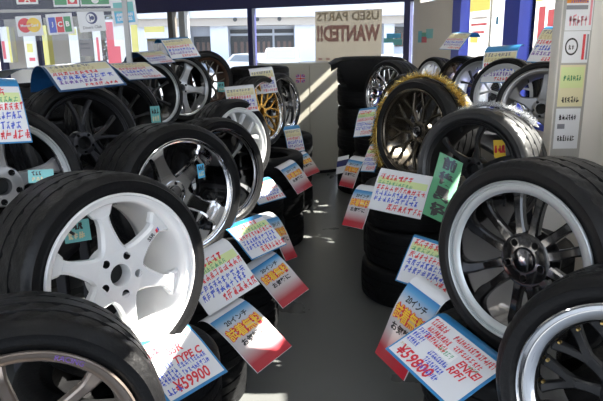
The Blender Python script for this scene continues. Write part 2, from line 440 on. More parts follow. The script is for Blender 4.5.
WH={}
WH['L1']=make_wheel('alloy_wheel',(-.566,1.06,.733),24,2,Rl=.235,ratio=1.27,W=.21,style='star',nsp=6,phase=100,paint='bronze',lip='bronze',lipw=.020,dish=.03,hubd=.05,spw=.62,
    label='bronze alloy wheel with thin spokes and tyre, cut off by the bottom left corner',extras=lip_text('RACING','purple',62,.222,.012),seed=1)
WH['L2']=make_wheel('alloy_wheel',(-.486,1.575,.922),48,6,Rl=.234,ratio=1.245,W=.285,style='fan',nsp=6,phase=97,paint='white',lip='white',lipw=.018,dish=.038,hubd=.036,bore=.030,hubr=.080,
    label='white six-spoke alloy wheel with open centre bore, largest on the left of the aisle',extras=ssr_logo,seed=2)
WH['L3']=make_wheel('alloy_wheel',(-.480,2.46,.93),43,5,Rl=.238,ratio=1.27,W=.285,style='star',nsp=5,phase=112,paint='midchrome',lip='chrome',lipw=.012,dish=.075,hubd=.095,hubr=.058,
    label='deep-dish chrome five-spoke wheel directly behind the white six-spoke wheel',seed=3,cap='darkchrome',barrel='chrome',spw=1.7)
WH['L4']=make_wheel('alloy_wheel',(-.385,3.03,.90),48,8,Rl=.229,ratio=1.26,W=.24,style='star',nsp=5,phase=110,paint='satinblack',lip='darkchrome',lipw=.012,dish=.03,hubd=.04,edge='silver',spw=.62,
    label='black wheel with machined silver spoke edges behind the chrome deep-dish wheel',seed=4)
WH['L5']=make_wheel('alloy_wheel',(-.38,3.91,.91),50,8,Rl=.229,ratio=1.27,W=.21,style='vee',nsp=6,phase=80,paint='white',lip='white',lipw=.02,dish=.02,hubd=.03,spw=1.5,
    label='white multi-spoke wheel on the left, half hidden by the black wheel before it',seed=5,barrel='whitegrey')
WH['L6']=make_wheel('alloy_wheel',(-.262,4.82,1.01),58,5,Rl=.231,ratio=1.22,W=.20,style='wye',nsp=10,phase=80,paint='gold',lip='chrome',lipw=.014,dish=.04,hubd=.05,
    label='gold mesh wheel with polished lip, far end of the left row',seed=6,spw=1.1)
WH['L7']=make_wheel('alloy_wheel',(-.14,5.42,1.00),58,5,Rl=.230,ratio=1.22,W=.18,style='star',nsp=5,phase=70,paint='satinblack',lip='chrome',lipw=.012,dish=.06,hubd=.07,
    label='black wheel with chrome lip directly behind the gold mesh wheel',seed=7)
WH['B1']=make_wheel('alloy_wheel',(-1.035,2.07,1.05),40,8,Rl=.235,ratio=1.24,W=.21,style='star',nsp=5,phase=86,paint='hyper',lip='satin',lipw=.016,dish=.03,hubd=.04,hubr=.075,
    label='silver-grey five-spoke wheel cut off by the left edge of the photo',seed=8,barrel='darkchrome')
WH['B2']=make_wheel('alloy_wheel',(-.985,2.80,1.085),48,9,Rl=.226,ratio=1.27,W=.21,style='vee',nsp=5,phase=88,paint='gun',lip='gun',lipw=.010,dish=.02,hubd=.04,hubr=.058,
    label='dark gunmetal wheel with paired spokes under a broad price card, left',seed=9,barrel='satinblack')
WH['B3']=make_wheel('alloy_wheel',(-1.03,3.58,1.095),52,9,Rl=.228,ratio=1.27,W=.20,style='thin',nsp=10,phase=80,paint='satinblack',lip='satinblack',lipw=.010,dish=.02,hubd=.04,
    label='black thin-spoke wheel with a small cyan tag, left back row',seed=10)
WH['B4']=make_wheel('alloy_wheel',(-1.07,4.52,1.17),50,8,Rl=.230,ratio=1.22,W=.20,style='thin',nsp=7,phase=75,paint='satinblack',lip='satin',lipw=.014,dish=.05,hubd=.06,barrel='satinblack',
    label='black wheel with narrow bright lip just left of the silver five-spoke wheel',seed=11)
WH['B5']=make_wheel('alloy_wheel',(-.955,5.08,1.20),40,7,Rl=.232,ratio=1.22,W=.20,style='star',nsp=5,phase=62,paint='silver',lip='silver',lipw=.012,dish=.03,hubd=.04,
    label='silver five-spoke wheel in the left back row under a hanging price card',seed=12,barrel='darkchrome',spw=1.4)
WH['B6']=make_wheel('alloy_wheel',(-.86,5.95,1.17),42,7,Rl=.215,ratio=1.33,W=.20,style='wye',nsp=8,phase=80,paint='darkbronze',lip='brown',lipw=.012,dish=.02,hubd=.03,
    label='dark brown wheel farthest along the left back row',seed=13)
WH['R1']=make_wheel('alloy_wheel',(.688,1.155,.765),-42,5,Rl=.237,ratio=1.26,W=.21,style='wye',nsp=10,phase=72,paint='satinblack',lip='chrome',lipw=.036,dish=.035,hubd=.05,
    label='black mesh wheel with chrome lip and gold rim bolts, bottom right corner',bolts=(20,.182,'boltgold'),seed=14,barrel='black',spw=1.7)
WH['R2']=make_wheel('alloy_wheel',(.604,1.635,.925),-54,4,Rl=.237,ratio=1.255,W=.27,style='twin',nsp=6,phase=95,paint='black',lip='lipgrey',lipw=.030,dish=.06,hubd=.055,hubr=.084,bore=.034,spw=2.0,
    label='large gloss black twin-spoke wheel with wide silver lip, right of the aisle',cap='darkchrome',seed=15,barrel='darkchrome')
WH['R3']=make_wheel('alloy_wheel',(.808,2.88,.93),-43,6,Rl=.238,ratio=1.27,W=.26,rubber='rubber_gloss',style='swept',nsp=6,phase=84,paint='satinblack',lip='satinblack',lipw=.010,dish=.03,hubd=.05,
    label='black wheel with sunlit white tyre tread, green sign hanging before it',seed=16,spw=.9)
WH['R4']=make_wheel('alloy_wheel',(.640,3.51,1.03),-54,6,Rl=.248,ratio=1.235,W=.24,style='wye',nsp=10,phase=80,paint='darkbronze',lip='darkbronze',lipw=.012,dish=.05,hubd=.06,
    label='dark bronze mesh wheel wrapped in gold tinsel, right of the aisle',seed=17,spw=1.2,cap='darkchrome')
WH['R5b']=make_wheel('alloy_wheel',(.70,4.23,1.04),-58,7,Rl=.229,ratio=1.25,W=.20,style='thin',nsp=8,phase=80,paint='darkchrome',lip='chrome',lipw=.012,dish=.04,hubd=.05,
    label='chrome-lipped wheel between the chrome mesh wheel and the gold tinsel',seed=18)
WH['R5']=make_wheel('alloy_wheel',(.708,5.18,1.105),-56,7,Rl=.230,ratio=1.24,W=.21,style='wye',nsp=10,phase=85,paint='chrome',lip='chrome',lipw=.014,dish=.03,hubd=.04,
    label='chrome mesh wheel farthest on the right row beside the black sheet',seed=19,cap='chrome',spw=1.1)
WH['U1']=make_wheel('alloy_wheel',(1.393,3.55,1.165),-36,8,Rl=.232,ratio=1.19,W=.20,style='swept',nsp=5,phase=85,paint='darksilver',lip='hyper',lipw=.020,dish=.03,hubd=.04,spw=2.1,
    label='grey five-spoke wheel by the notice pillar, right back row',seed=20,barrel='darksilver')
WH['U2']=make_wheel('alloy_wheel',(1.45,4.40,1.14),-46,8,Rl=.229,ratio=1.2,W=.19,style='wye',nsp=8,phase=75,paint='whitegrey',lip='whitegrey',lipw=.02,dish=.02,hubd=.03,
    label='pale silver mesh wheel beneath the blue-topped price card, right back row',seed=21,spw=1.1)
WH['U3']=make_wheel('alloy_wheel',(1.41,4.88,1.13),-48,10,Rl=.229,ratio=1.21,W=.19,style='vee',nsp=5,phase=75,paint='gun',lip='satin',lipw=.014,dish=.04,hubd=.05,
    label='gunmetal wheel with bright lip left of the pale silver mesh wheel',seed=22)
WH['U4']=make_wheel('alloy_wheel',(1.42,5.62,1.175),-60,7,Rl=.215,ratio=1.25,W=.18,style='thin',nsp=9,phase=80,paint='brown',lip='darkbronze',lipw=.012,dish=.02,hubd=.03,
    label='dark bronze spoked wheel under the far right back-row price card',seed=23)
WH['U5']=make_wheel('alloy_wheel',(1.28,6.15,1.17),-66,7,Rl=.21,ratio=1.22,W=.18,style='thin',nsp=7,phase=80,paint='whitegrey',lip='whitegrey',lipw=.014,dish=.02,hubd=.03,
    label='white spoked wheel farthest along the right back row',seed=24)

def bottom(k):
    """world point under the middle of a wheel's tyre"""
    w=WH[k]; rm=w.rotation_euler.to_matrix(); p=w.location.copy(); return p
# stacks of tyres which carry the front rows
def under(k,n,where,dx=0,dy=0,r=.31):
    p=bottom(k); stack(p.x+dx,p.y+dy,n,p.z-.004,where,r=r)
under('L1',2,'under the bronze wheel',dx=.0,dy=-.17)
under('L2',3,'under the white six-spoke wheel',dy=.04)
under('L3',3,'under the deep-dish chrome wheel',dy=-.07)
under('L4',3,'under the black machined-edge wheel',dy=.07)
under('L5',3,'under the white multi-spoke wheel')
under('L6',3,'under the gold mesh wheel',dx=.03,dy=-.22)
under('L7',3,'under the black chrome-lipped wheel',dx=0,dy=.22)
under('R1',2,'under the gold-bolted black wheel',dx=.14,dy=-.24)
under('R2',3,'under the gloss black twin-spoke wheel',dx=.0,dy=.06)
under('R3',3,'under the black wheel with sunlit tread',dx=.13,dy=-.14)
under('R4',3,'under the bronze wheel with gold tinsel',dx=-.02,dy=.02)
under('R5b',3,'under the chrome-lipped wheel behind the tinsel',dx=0,dy=.04)
under('R5',4,'under the chrome mesh wheel',dx=0,dy=-.0)
stack(-.40,6.35,6,1.30,'left of the beige cabinet')
stack(.70,6.32,6,1.34,'right of the beige cabinet')
for (x,y,n,h,wh) in ((-1.78,2.75,5,1.08,'behind the bench of the silver-grey wheel'),(-1.76,3.45,5,1.12,'behind the bench of the gunmetal wheel'),(-1.76,4.15,6,1.29,'beneath the acrylic sticker board'),(-1.74,4.86,6,1.29,'just beyond the acrylic sticker board'),(-1.66,5.60,6,1.29,'farthest along the left wall row')):
    stack(x,y,n,h,wh,r=.30)
for (x,y,z,m,lab) in ((-1.76,4.15,1.295,'shadedbluesheet','dark blue bent sheet on the tyre stack beneath the acrylic board'),(-1.78,2.75,1.085,'shadedbluesheet','dark blue bent sheet on the stack behind the silver-grey wheel')):
    b=MB(); vs=[];fs=[]
    for i in range(13):
        t=-1+2*i/12; xx=.34*t; zz=.012-.10*abs(t)**3-.0
        for yy,dz in ((-.2,0),(.2,0),(.2,-.003),(-.2,-.003)): vs.append((xx,yy,.09+zz+dz))
    for i in range(12):
        for q in range(4): fs.append((i*4+q,i*4+(q+1)%4,(i+1)*4+(q+1)%4,(i+1)*4+q))
    fs+=[(0,1,2,3),(51,50,49,48)]
    b.add(vs,fs,m); tag(b.build('bent_sheet',None,40,loc=(x,y,z-.0)),lab,'sheet')

def bench(name,x0,x1,y0,y1,z,label,rot=0):
    r=empty(name,((x0+x1)/2,(y0+y1)/2,0),(0,0,R(rot))); tag(r,label,'bench')
    w=(x1-x0)/2;l=(y1-y0)/2
    t=MB(); t.box((-w,-l,z-.03),(w,l,z),'bench',.004); t.build('shelf_top',r,30)
    for sx in(-1,1):
        for sy in(-1,1):
            b=MB(); b.box((sx*(w-.05)-.02,sy*(l-.1)-.02,0),(sx*(w-.05)+.02,sy*(l-.1)+.02,z-.03),'bench',.003); b.build('leg',r,30)
    return r
def low(ks): return min(WH[k].location.z for k in ks)
for grp,(x0,x1,y0,y1),lab in ((('B1',),(-1.42,-.93,1.8,2.42),'dark steel bench under the silver-grey wheel at the left edge'),
    (('B2','B3'),(-1.38,-.95,2.55,4.05),'dark steel bench under the gunmetal and black wheels on the left'),
    (('B4','B5','B6'),(-1.36,-.86,4.3,6.4),'dark steel bench under the silver five-spoke wheel, left back row')):
    zt=low(grp)+.0
    for k in grp: WH[k].location.z=zt+.018
    bench('display_bench',x0,x1,y0,y1,zt,lab)
zt=low(('U1','U2','U3','U4','U5'))
for k in ('U1','U2','U3','U4','U5'): WH[k].location.z=zt+.018
bench('display_bench',1.25,1.70,3.25,6.6,zt,'dark steel bench under the wheels along the right window')

# ------------------------------------------------------------------ cards and signs
def scribble(cells,h,seed,t=.11):
    """unreadable pen writing, cells wide, height 1"""
    r=random.Random(seed); vs=[];fs=[]
    def stroke(x0,y0,x1,y1,w):
        d=Vector((x1-x0,y1-y0)); 
        if d.length<1e-4: return
        d.normalize(); n=Vector((-d.y,d.x))*w/2; k=len(vs)
        for p,s in (((x0,y0),-1),((x1,y1),-1),((x1,y1),1),((x0,y0),1)): vs.append((p[0]+n.x*s,p[1]+n.y*s))
        fs.append((k,k+1,k+2,k+3))
    x=0
    for c in range(cells):
        w=r.uniform(.55,.95)
        for q in range(r.choice([2,3])): 
            y=.1+.8*r.random(); stroke(x+.05*r.random(),y,x+w*.85,y+r.uniform(.02,.18),t)
        for q in range(r.choice([1,2])):
            xx=x+w*r.uniform(.2,.7); stroke(xx,.95,xx+r.uniform(-.25,.15),.02,t)
        if r.random()<.5: stroke(x+w*.5,.5,x+w*.9,.02,t)
        x+=w+.12
    return vs,fs,x-.12
class Card:
    def __init__(s,c,ux,uz,W,H,k=.9,k2=0):
        s.c=Vector(c); s.x=Vector(ux).normalized(); s.z=Vector(uz).normalized(); s.n=s.x.cross(s.z).normalized(); # n points away from the printed face? fixed below
        s.W=W;s.H=H;s.k=k
        s.mb=MB(); s.back=None
    def loc(s,u,v,o=0):
        # local: x right, y into the sheet, z up ; the top bends back and the foot flicks out a little
        b=s.k*max(0,v)**2*1.2+.5*max(0,-v-.0)**2*s.k*-.6
        return Vector((u,b-o,v))
    def grid(s,u0,v0,u1,v1,m,o=0,n=10,mb=None):
        mb=mb or s.mb; vs=[];fs=[];uv=[]
        for j in range(n+1):
            v=v0+(v1-v0)*j/n
            vs.append(s.loc(u0,v,o)); vs.append(s.loc(u1,v,o))
        for j in range(n): fs.append((j*2,j*2+1,j*2+3,j*2+2))
        mb.add(vs,fs,m)
    def put(s,geo,m,u,v,h,o=.0008,shear=0,rot=0,maxw=None):
        vs,fs,w=geo; hx=h
        if maxw and w*h>maxw: hx=maxw/w
        ca,sa=math.cos(R(rot)),math.sin(R(rot))
        out=[]
        for x,z in vs:
            a=x*hx+shear*z*h;b=z*h; out.append(s.loc(u+a*ca-b*sa,v+a*sa+b*ca,o))
        s.mb.add(out,fs,m)
def matrix_of(c,ux,uz):
    x=Vector(ux).normalized(); z=Vector(uz); z=(z-x*z.dot(x)).normalized(); y=z.cross(x)
    m=Matrix((x,y,z)).transposed().to_4x4(); m.translation=Vector(c); return m
def finish_card(C,name,label,cat,group,back='bluesheet',ext=.10,rad=.05,side=.004,uvgrad=False,flip=False):
    me=C.mb.mesh(name,None)
    if uvgrad:
        uvl=me.uv_layers.new(name='UVMap')
        for p in me.polygons:
            for li in p.loop_indices:
                v=me.vertices[me.loops[li].vertex_index].co; uvl.data[li].uv=((v.x/C.W)+.5,(v.z/C.H)+.5)
    o=bpy.data.objects.new(name,me); col.objects.link(o); o.matrix_world=matrix_of(C.c,C.x,C.z)
    tag(o,label,cat,group)
    if back:
        b=MB(); W=C.W/2+side; pts=[]
        for j in range(9):
            v=-C.H/2-side+(C.H+side)*j/8; p=C.loc(0,v,-.003); pts.append((p.y,p.z))
        # roll backwards over the tyre
        a0=math.atan2(2*C.k*1.2*C.H/2,1); py,pz=pts[-1]; L=ext; n=8; ang=a0
        for j in range(n):
            ang+=min(R(72 if L<.12 else 98)-a0,L/rad)/n; py+=math.sin(ang)*L/n; pz+=math.cos(ang)*L/n; pts.append((py,pz))
        vs=[];fs=[];th=.0012
        for y,z in pts:
            vs+= [(-W,y,z),(W,y,z),(W,y+th,z),(-W,y+th,z)]
        for j in range(len(pts)-1):
            for q in range(4): fs.append((j*4+q,j*4+(q+1)%4,(j+1)*4+(q+1)%4,(j+1)*4+q))
        fs+=[(0,1,2,3),tuple((len(pts)-1)*4+q for q in(3,2,1,0))]
        b.add(vs,fs,back); bo=b.build('backing_sheet',o,None); bo['label']={'bluesheet':'blue backing sheet','shadedbluesheet':'blue backing sheet with painted shade'}.get(back,'backing sheet')
    return o
CD={
'T1':((-.985,1.96,1.335),(0.78,0.62,-0.06),(-0.50,0.25,0.83),0.19,0.205),
'T2':((-0.974,2.805,1.414),(0.768,0.638,0.048),(-0.562,0.637,0.527),0.287,0.203),
'T3':((-0.920,3.527,1.399),(0.583,0.813,-0.001),(-0.707,0.508,0.492),0.261,0.188),
'T4':((-1.032,4.509,1.447),(0.567,0.823,0.034),(-0.707,0.465,0.532),0.224,0.161),
'T5':((-0.933,4.934,1.504),(0.759,0.647,0.067),(-0.460,0.461,0.759),0.255,0.194),
'T6':((-0.385,4.032,1.178),(0.975,0.212,0.065),(-0.172,0.535,0.827),0.188,0.179),
'T7':((-0.286,4.903,1.237),(0.956,0.283,0.081),(-0.193,0.392,0.899),0.185,0.195),
'La':((-0.052,5.165,0.721),(0.910,0.412,0.043),(-0.174,0.285,0.943),0.149,0.198),
'Lb':((0.053,5.013,0.538),(0.769,0.617,0.170),(-0.494,0.404,0.770),0.144,0.200),
'Lc':((-0.029,4.202,0.608),(0.704,0.665,0.247),(-0.534,0.267,0.802),0.150,0.209),
'Ld':((-0.214,3.555,0.672),(0.777,0.626,0.071),(-0.533,0.592,0.605),0.196,0.155),
'Lf':((-0.198,2.590,0.702),(0.693,0.716,0.083),(-0.594,0.502,0.629),0.207,0.177),
'Lg':((-0.095,2.863,0.603),(0.526,0.844,-0.101),(-0.359,0.329,0.874),0.104,0.225),
'Lh':((-0.304,2.098,0.707),(0.736,0.631,0.245),(-0.564,0.371,0.738),0.228,0.191),
'Li':((-0.099,2.486,0.537),(0.711,0.651,0.265),(-0.626,0.414,0.661),0.158,0.219),
'Lj':((-0.182,1.953,0.550),(0.648,0.745,0.159),(-0.671,0.459,0.583),0.176,0.244),
'Lk':((-0.357,1.573,0.664),(0.587,0.809,-0.030),(-0.638,0.486,0.598),0.210,0.184),
'Rl':((0.450,4.246,0.987),(0.822,-0.548,0.157),(0.193,0.526,0.828),0.137,0.210),
'Rm':((0.452,3.830,0.812),(0.632,-0.766,0.121),(0.326,0.404,0.854),0.117,0.180),
'Rn':((0.348,4.193,0.635),(0.686,-0.727,-0.012),(0.334,0.300,0.893),0.132,0.203),
'Ro':((0.347,4.986,0.540),(0.788,-0.547,0.282),(0.106,0.573,0.813),0.115,0.160),
'Rp':((0.298,3.084,0.688),(0.726,-0.687,0.030),(0.322,0.379,0.867),0.137,0.209),
'Rq':((0.481,2.903,0.808),(0.833,-0.550,-0.055),(0.296,0.359,0.885),0.274,0.194),
'Rr':((0.616,2.551,0.926),(0.897,-0.011,-0.442),(0.350,0.628,0.695),0.118,0.327),
'Rs':((0.497,2.208,0.700),(0.907,-0.360,-0.216),(0.417,0.708,0.570),0.203,0.223),
'Rt':((0.342,1.877,0.594),(0.462,-0.876,-0.137),(0.319,0.020,0.948),0.169,0.282),
'Ru':((0.406,1.585,0.656),(0.476,-0.865,-0.159),(0.839,0.393,0.378),0.277,0.194),
'Uw':((1.420,5.713,1.525),(0.566,-0.824,-0.028),(0.586,0.379,0.716),0.229,0.207),
'Ux':((1.437,4.487,1.345),(0.755,-0.653,0.057),(0.117,0.220,0.968),0.244,0.224),
'Uy':((1.476,3.666,1.501),(0.555,-0.831,-0.036),(0.429,0.249,0.868),0.224,0.224),
}
def price_card(key,label,rows='std',back='bluesheet',ext=.10,texts=None,seed=None,k=.9,side=.004):
    C=Card(*CD[key],k=k); W,H=C.W,C.H; seed=seed if seed is not None else sum(map(ord,key))
    C.grid(-W/2,-H/2,W/2,H/2,'paper')
    if rows=='std':
        # top band, highlighter band, red row, two blue rows, big red price
        C.grid(-W*.48,H*.20,W*.48,H*.38,'lime',.0004,3)
        y=H*.36; r=random.Random(seed)
        lay=[('red',.16,7,.32,.7),('pen_green',.11,10,.19,.9),('red',.14,11,.04,.95),('blue',.14,10,-.12,.9),('blue',.14,10,-.28,.85),('red',.17,7,-.46,.66)]
        for i,(m,h,n,v,wd) in enumerate(lay):
            g=scribble(n,1,seed*7+i,.12 if i!=1 else .10); u=-W*.46 if i<5 else -W*.16
            C.put(g,m,u,H*v,H*h,shear=.15,maxw=W*wd,rot=r.uniform(-1,2))
    elif rows=='dense':
        C.grid(-W*.48,H*.16,W*.48,H*.46,'cream',.0004,3)
        r=random.Random(seed)
        lay=[('greyink',.13,8,.33,.85),('tan',.13,9,.17,.9),('red',.13,9,.02,.8),('blue',.16,9,-.16,.9),('purple',.13,9,-.31,.9),('red',.12,7,-.46,.6)]
        for i,(m,h,n,v,wd) in enumerate(lay):
            C.put(scribble(n,1,seed*5+i,.14),m,-W*.46 if i<5 else -W*.1,H*v,H*h,shear=.1,maxw=W*wd)
    elif callable(rows): rows(C,seed)
    return finish_card(C,'price_card',label,'price card','handwritten price cards',back,ext,.06 if ext<.12 else .035,side)
def rows_typec(C,seed):
    W,H=C.W,C.H
    C.put(scribble(4,1,5,.12),'red',-W*.42,H*.22,H*.20,maxw=W*.25); C.put(scribble(3,1,6,.1),'red',0,H*.36,H*.09)
    C.put(scribble(4,1,8,.1),'pen_green',W*.16,H*.30,H*.08)
    C.put(text_geo('SSR',.03),'red',-W*.10,H*.14,H*.15,shear=.2); C.put(text_geo('TYPE C',.03),'red',-W*.10,-H*.05,H*.14,shear=.2,maxw=W*.5)
    for i,v in enumerate((.02,-.10,-.20)): C.put(scribble(6,1,20+i,.13),'blue',-W*.46,H*(v-.06),H*.10,maxw=W*.34)
    for i,v in enumerate((-.08,-.20)): C.put(scribble(9,1,30+i,.13),'blue',-W*.08,H*(v-.05),H*.09,maxw=W*.5)
    C.put(text_geo('¥59900',.025),'red',-W*.34,-H*.46,H*.21,shear=.15,maxw=W*.62)
    C.put(scribble(3,1,44,.12),'blue',-W*.47,-H*.44,H*.12)
def rows_enkei(C,seed):
    W,H=C.W,C.H
    C.put(scribble(6,1,5,.13),'red',-W*.47,H*.30,H*.15,maxw=W*.24); C.put(scribble(16,1,6,.15),'red',-W*.12,H*.33,H*.12,maxw=W*.58)
    C.put(scribble(10,1,16,.15),'red',-W*.02,H*.19,H*.10,maxw=W*.40)
    C.put(scribble(10,1,7,.16),'red',-W*.42,H*.17,H*.12,maxw=W*.34); C.put(scribble(9,1,8,.16),'red',-W*.36,H*.04,H*.12,maxw=W*.32)
    C.grid(-W*.14,-H*.02,W*.10,H*.16,'whiteink',.0004,2); C.put(scribble(5,1,18,.1),'pen_green',-W*.12,H*.02,H*.10,maxw=W*.2)
    for i,v in enumerate((.12,.0,-.12)): C.put(scribble(5,1,20+i,.15),'blue',-W*.48,H*(v-.06),H*.10,maxw=W*.17)
    C.put(text_geo('ENKEI',.03),'red',W*.16,H*.02,H*.14,maxw=W*.28,shear=.15); C.put(text_geo('RPF1',.03),'red',W*.14,-H*.14,H*.13,maxw=W*.2,shear=.15)
    for i,v in enumerate((-.06,-.19,-.32)): C.put(scribble(9,1,40+i,.15),'blue',-W*.16+i*W*.03,H*(v-.08),H*.10,maxw=W*.28)
    C.put(scribble(4,1,60,.12),'pen_green',W*.26,H*.12,H*.06); C.put(scribble(5,1,61,.12),'tan',-W*.47,-H*.30,H*.05)
    C.put(text_geo('¥59800',.025),'red',-W*.44,-H*.47,H*.22,shear=.1,maxw=W*.52)
price_card('T1','price card with red and blue writing at the left edge over the silver-grey wheel',k=.6)
price_card('T2','broad price card over the dark gunmetal wheel, left back row','dense','shadedbluesheet',.28,side=.01)
price_card('T3','price card over the black thin-spoke wheel, behind the broad one','dense','shadedbluesheet',.2)
price_card('T4','price card lying over the black wheel left of the silver five-spoke','dense','shadedbluesheet',.2)
price_card('T5','price card hanging over the silver five-spoke wheel','dense','bluesheet',.12)
price_card('T6','price card on the tyre of the white multi-spoke wheel','dense','paper',.05)
price_card('T7','price card on top of the gold mesh wheel','dense','paper',.05)
price_card('La','small pink and blue price card below the gold mesh wheel','dense','bluesheet',.05)
price_card('Ld','price card poking out below the black machined-edge wheel on the left')
price_card('Lf','price card with a large red price below the chrome wheel, aisle side',back='bluesheet',ext=.06)
price_card('Lh','big price card with red, green and blue writing beside the white wheel tyre',ext=.05,back='paper')
price_card('Lk','price card reading SSR TYPE C beside the bronze wheel',rows_typec,ext=.02,side=.009)
price_card('Rl','small price card at the far right row, uppermost on the aisle side',ext=.04)
price_card('Rm','small price card left of the gold tinsel wheel, partly behind it',ext=.04)
price_card('Rq','wide price card with pale yellow band below the gold tinsel wheel',ext=.03,back='paper')
price_card('Rs','blue-topped price card at the left side of the large silver-lip wheel',ext=.07)
price_card('Ru','large price card reading ENKEI RPF1 at the bottom right of the aisle',rows_enkei,ext=.05,k=.5,side=.008)
price_card('Uw','price card over the far wheels of the right back row','dense','bluesheet',.14)
price_card('Ux','blue-topped price card over the pale silver mesh wheel, right window','dense','bluesheet',.14)
price_card('Uy','price card over the grey wheel beside the notice pillar','dense','bluesheet',.06)

def red_sign(key,label,ext=.07):
    C=Card(*CD[key],k=1.1); W,H=C.W,C.H
    C.grid(-W/2,-H/2,W/2,H/2,'gradient',n=14)
    def centred(s,m,v,h,bold=.0,o=.0008,mw=.8,dx=0):
        g=text_geo(s,bold); hh=H*h; w=g[2]*hh
        mw_=W*mw; ww=min(w,mw_); C.put(g,m,-ww/2+dx,H*v,hh,o=o,maxw=mw_)
    centred('20インチ','ink',.29,.10,.03,mw=.62)
    for a,b in ((-.008,0),(.008,0),(0,-.006),(0,.006),(-.006,-.005),(.006,.005)):
        g=text_geo('試着無料',.07); hh=H*.21; ww=min(g[2]*hh,W*.9)
        C.put(g,'red',-ww/2+a*W*1.6,H*.045+b*H*1.2,hh,o=.0007,maxw=W*.9)
    centred('試着無料','yellow',.045,.21,.015,o=.0014,mw=.9)
    centred('お気軽に','ink',-.10,.12,.04,mw=.8)
    return finish_card(C,'tyre_sign',label,'sign','red and blue printed signs',None if ext==0 else 'paper',ext,.05,.001,uvgrad=True)
red_sign('Lb','red and white printed sign far down the left row, nearer the cabinet')
red_sign('Lc','red and white printed sign on the left, below the white multi-spoke wheel')
red_sign('Lg','red printed sign half hidden behind the price card below the chrome wheel')
red_sign('Li','red printed sign with yellow lettering, middle one on the left of the aisle')
red_sign('Lj','red printed sign with yellow lettering, nearest one on the left of the aisle')
red_sign('Rn','red printed sign farthest on the right side of the aisle')
red_sign('Rp','red printed sign beside the wide yellow-banded price card, right side')
red_sign('Rt','large blue, white and red sign behind the ENKEI price card',.05)
C=Card(*CD['Ro'],k=.8); C.grid(-C.W/2,-C.H/2,C.W/2,C.H/2,'paper'); C.grid(-C.W*.5,-C.H*.1,C.W*.5,C.H*.25,'navy',.0005,3)
finish_card(C,'paper_card','small white card with dark blue band at the foot of the black tyre stack','card',None,None)
# green sign, written top to bottom
C=Card(*CD['Rr'],k=.25); W,H=C.W,C.H; C.grid(-W/2,-H/2,W/2,H/2,'green')
for i,ch in enumerate('前後異径'):
    hh=H*.215; g=text_geo(ch,.045); C.put(g,'ink',-min(hh*g[2],W*.84)/2,H*(.268-.245*i),hh,maxw=W*.84)
finish_card(C,'hanging_sign','green vertical sign with four large black characters on a right-hand wheel','sign',None,None)

def small_tag(c,n,w,h,label,seed=1,cat='tag'):
    """little cyan size tag hung in a wheel"""
    n=Vector(n).normalized(); x=Vector((0,0,1)).cross(n).normalized(); z=n.cross(x)
    C=Card(c,x,z,w,h,k=0); C.grid(-w/2,-h/2,w/2,h/2,'cyan')
    C.put(scribble(3,1,seed,.2),'ink',-w*.36,h*.06,h*.32,maxw=w*.75); C.put(scribble(3,1,seed+1,.2),'cream',-w*.36,-h*.36,h*.32,maxw=w*.75)
    return finish_card(C,'size_tag',label,cat,'small cyan tags inside the wheels',None)
P_=math.cos
def cam_point(px,py,depth):
    fw=Vector((0,math.cos(R(PITCH)),-math.sin(R(PITCH)))); up0=Vector((0,math.sin(R(PITCH)),math.cos(R(PITCH)))); rt0=Vector((1,0,0))
    rt=rt0*math.cos(R(ROLL))-up0*math.sin(R(ROLL)); up=up0*math.cos(R(ROLL))+rt0*math.sin(R(ROLL))
    return Vector((0,0,1.55))+depth*(fw+rt*(px-301.5)/F-up*(py-200.5)/F)
small_tag(cam_point(77,231,1.80),(.5,-.85,.25),.075,.065,'small cyan tag seen through the white six-spoke wheel',3)
small_tag(cam_point(41,176,2.14),(.2,-.95,.2),.085,.045,'small cyan tag behind the spokes of the silver-grey wheel',5)
small_tag(cam_point(155.5,115,3.45),(.5,-.8,.1),.055,.10,'upright cyan tag on the black thin-spoke wheel',7)
small_tag(cam_point(221,87,5.75),(.5,-.8,.1),.07,.09,'cyan tag on the dark brown wheel at the far left',9)
s=small_tag(cam_point(201,171,2.36),(.75,-.65,.1),.035,.055,'blue and white tag on a spoke of the chrome wheel',11)
s.data=s.data.copy(); s.data.materials[0]=M['skyblue']
c=cam_point(499.5,149,2.95); C=Card(c,(.85,-.5,.1),(-.35,.1,.9),.055,.09,k=0); C.grid(-.0275,-.045,.0275,.045,'yellow'); C.put(scribble(3,1,3,.28),'red',-.024,-.02,.04,maxw=.05)
finish_card(C,'size_tag','yellow and red sticker tag inside the black sunlit-tread wheel','tag',None,None)

# black bent sheet on the stack right of the cabinet
b=MB(); cols=[(-.44,-.06,.02),(-.36,-.015,.05),(-.27,.0,.30),(-.10,.004,.33),(.10,.004,.33),(.24,.0,.30),(.33,-.05,.2),(.40,-.10,.1)]
vs=[];fs=[]; rows=[(.30,0,0),(0,0,0),(-.30,0,0),(-.335,.012,0),(-.345,.05,.02),(-.35,0,1)]
for x,z,drop in cols:
    for y,dz,kf in rows:
        vs.append((x,y,z-(dz if kf<1 else max(.06,drop))))
nr_=len(rows)
for i in range(len(cols)-1):
    for q in range(nr_-1): fs.append((i*nr_+q,i*nr_+q+1,(i+1)*nr_+q+1,(i+1)*nr_+q))
b.add(vs,fs,'blacksheet'); o=b.build('cover_sheet',None,40,loc=(.74,6.3,1.375)); sm=o.modifiers.new('thickness','SOLIDIFY'); sm.thickness=.004
tag(o,'black bent sheet lying on the tyre stack right of the beige cabinet','sheet')

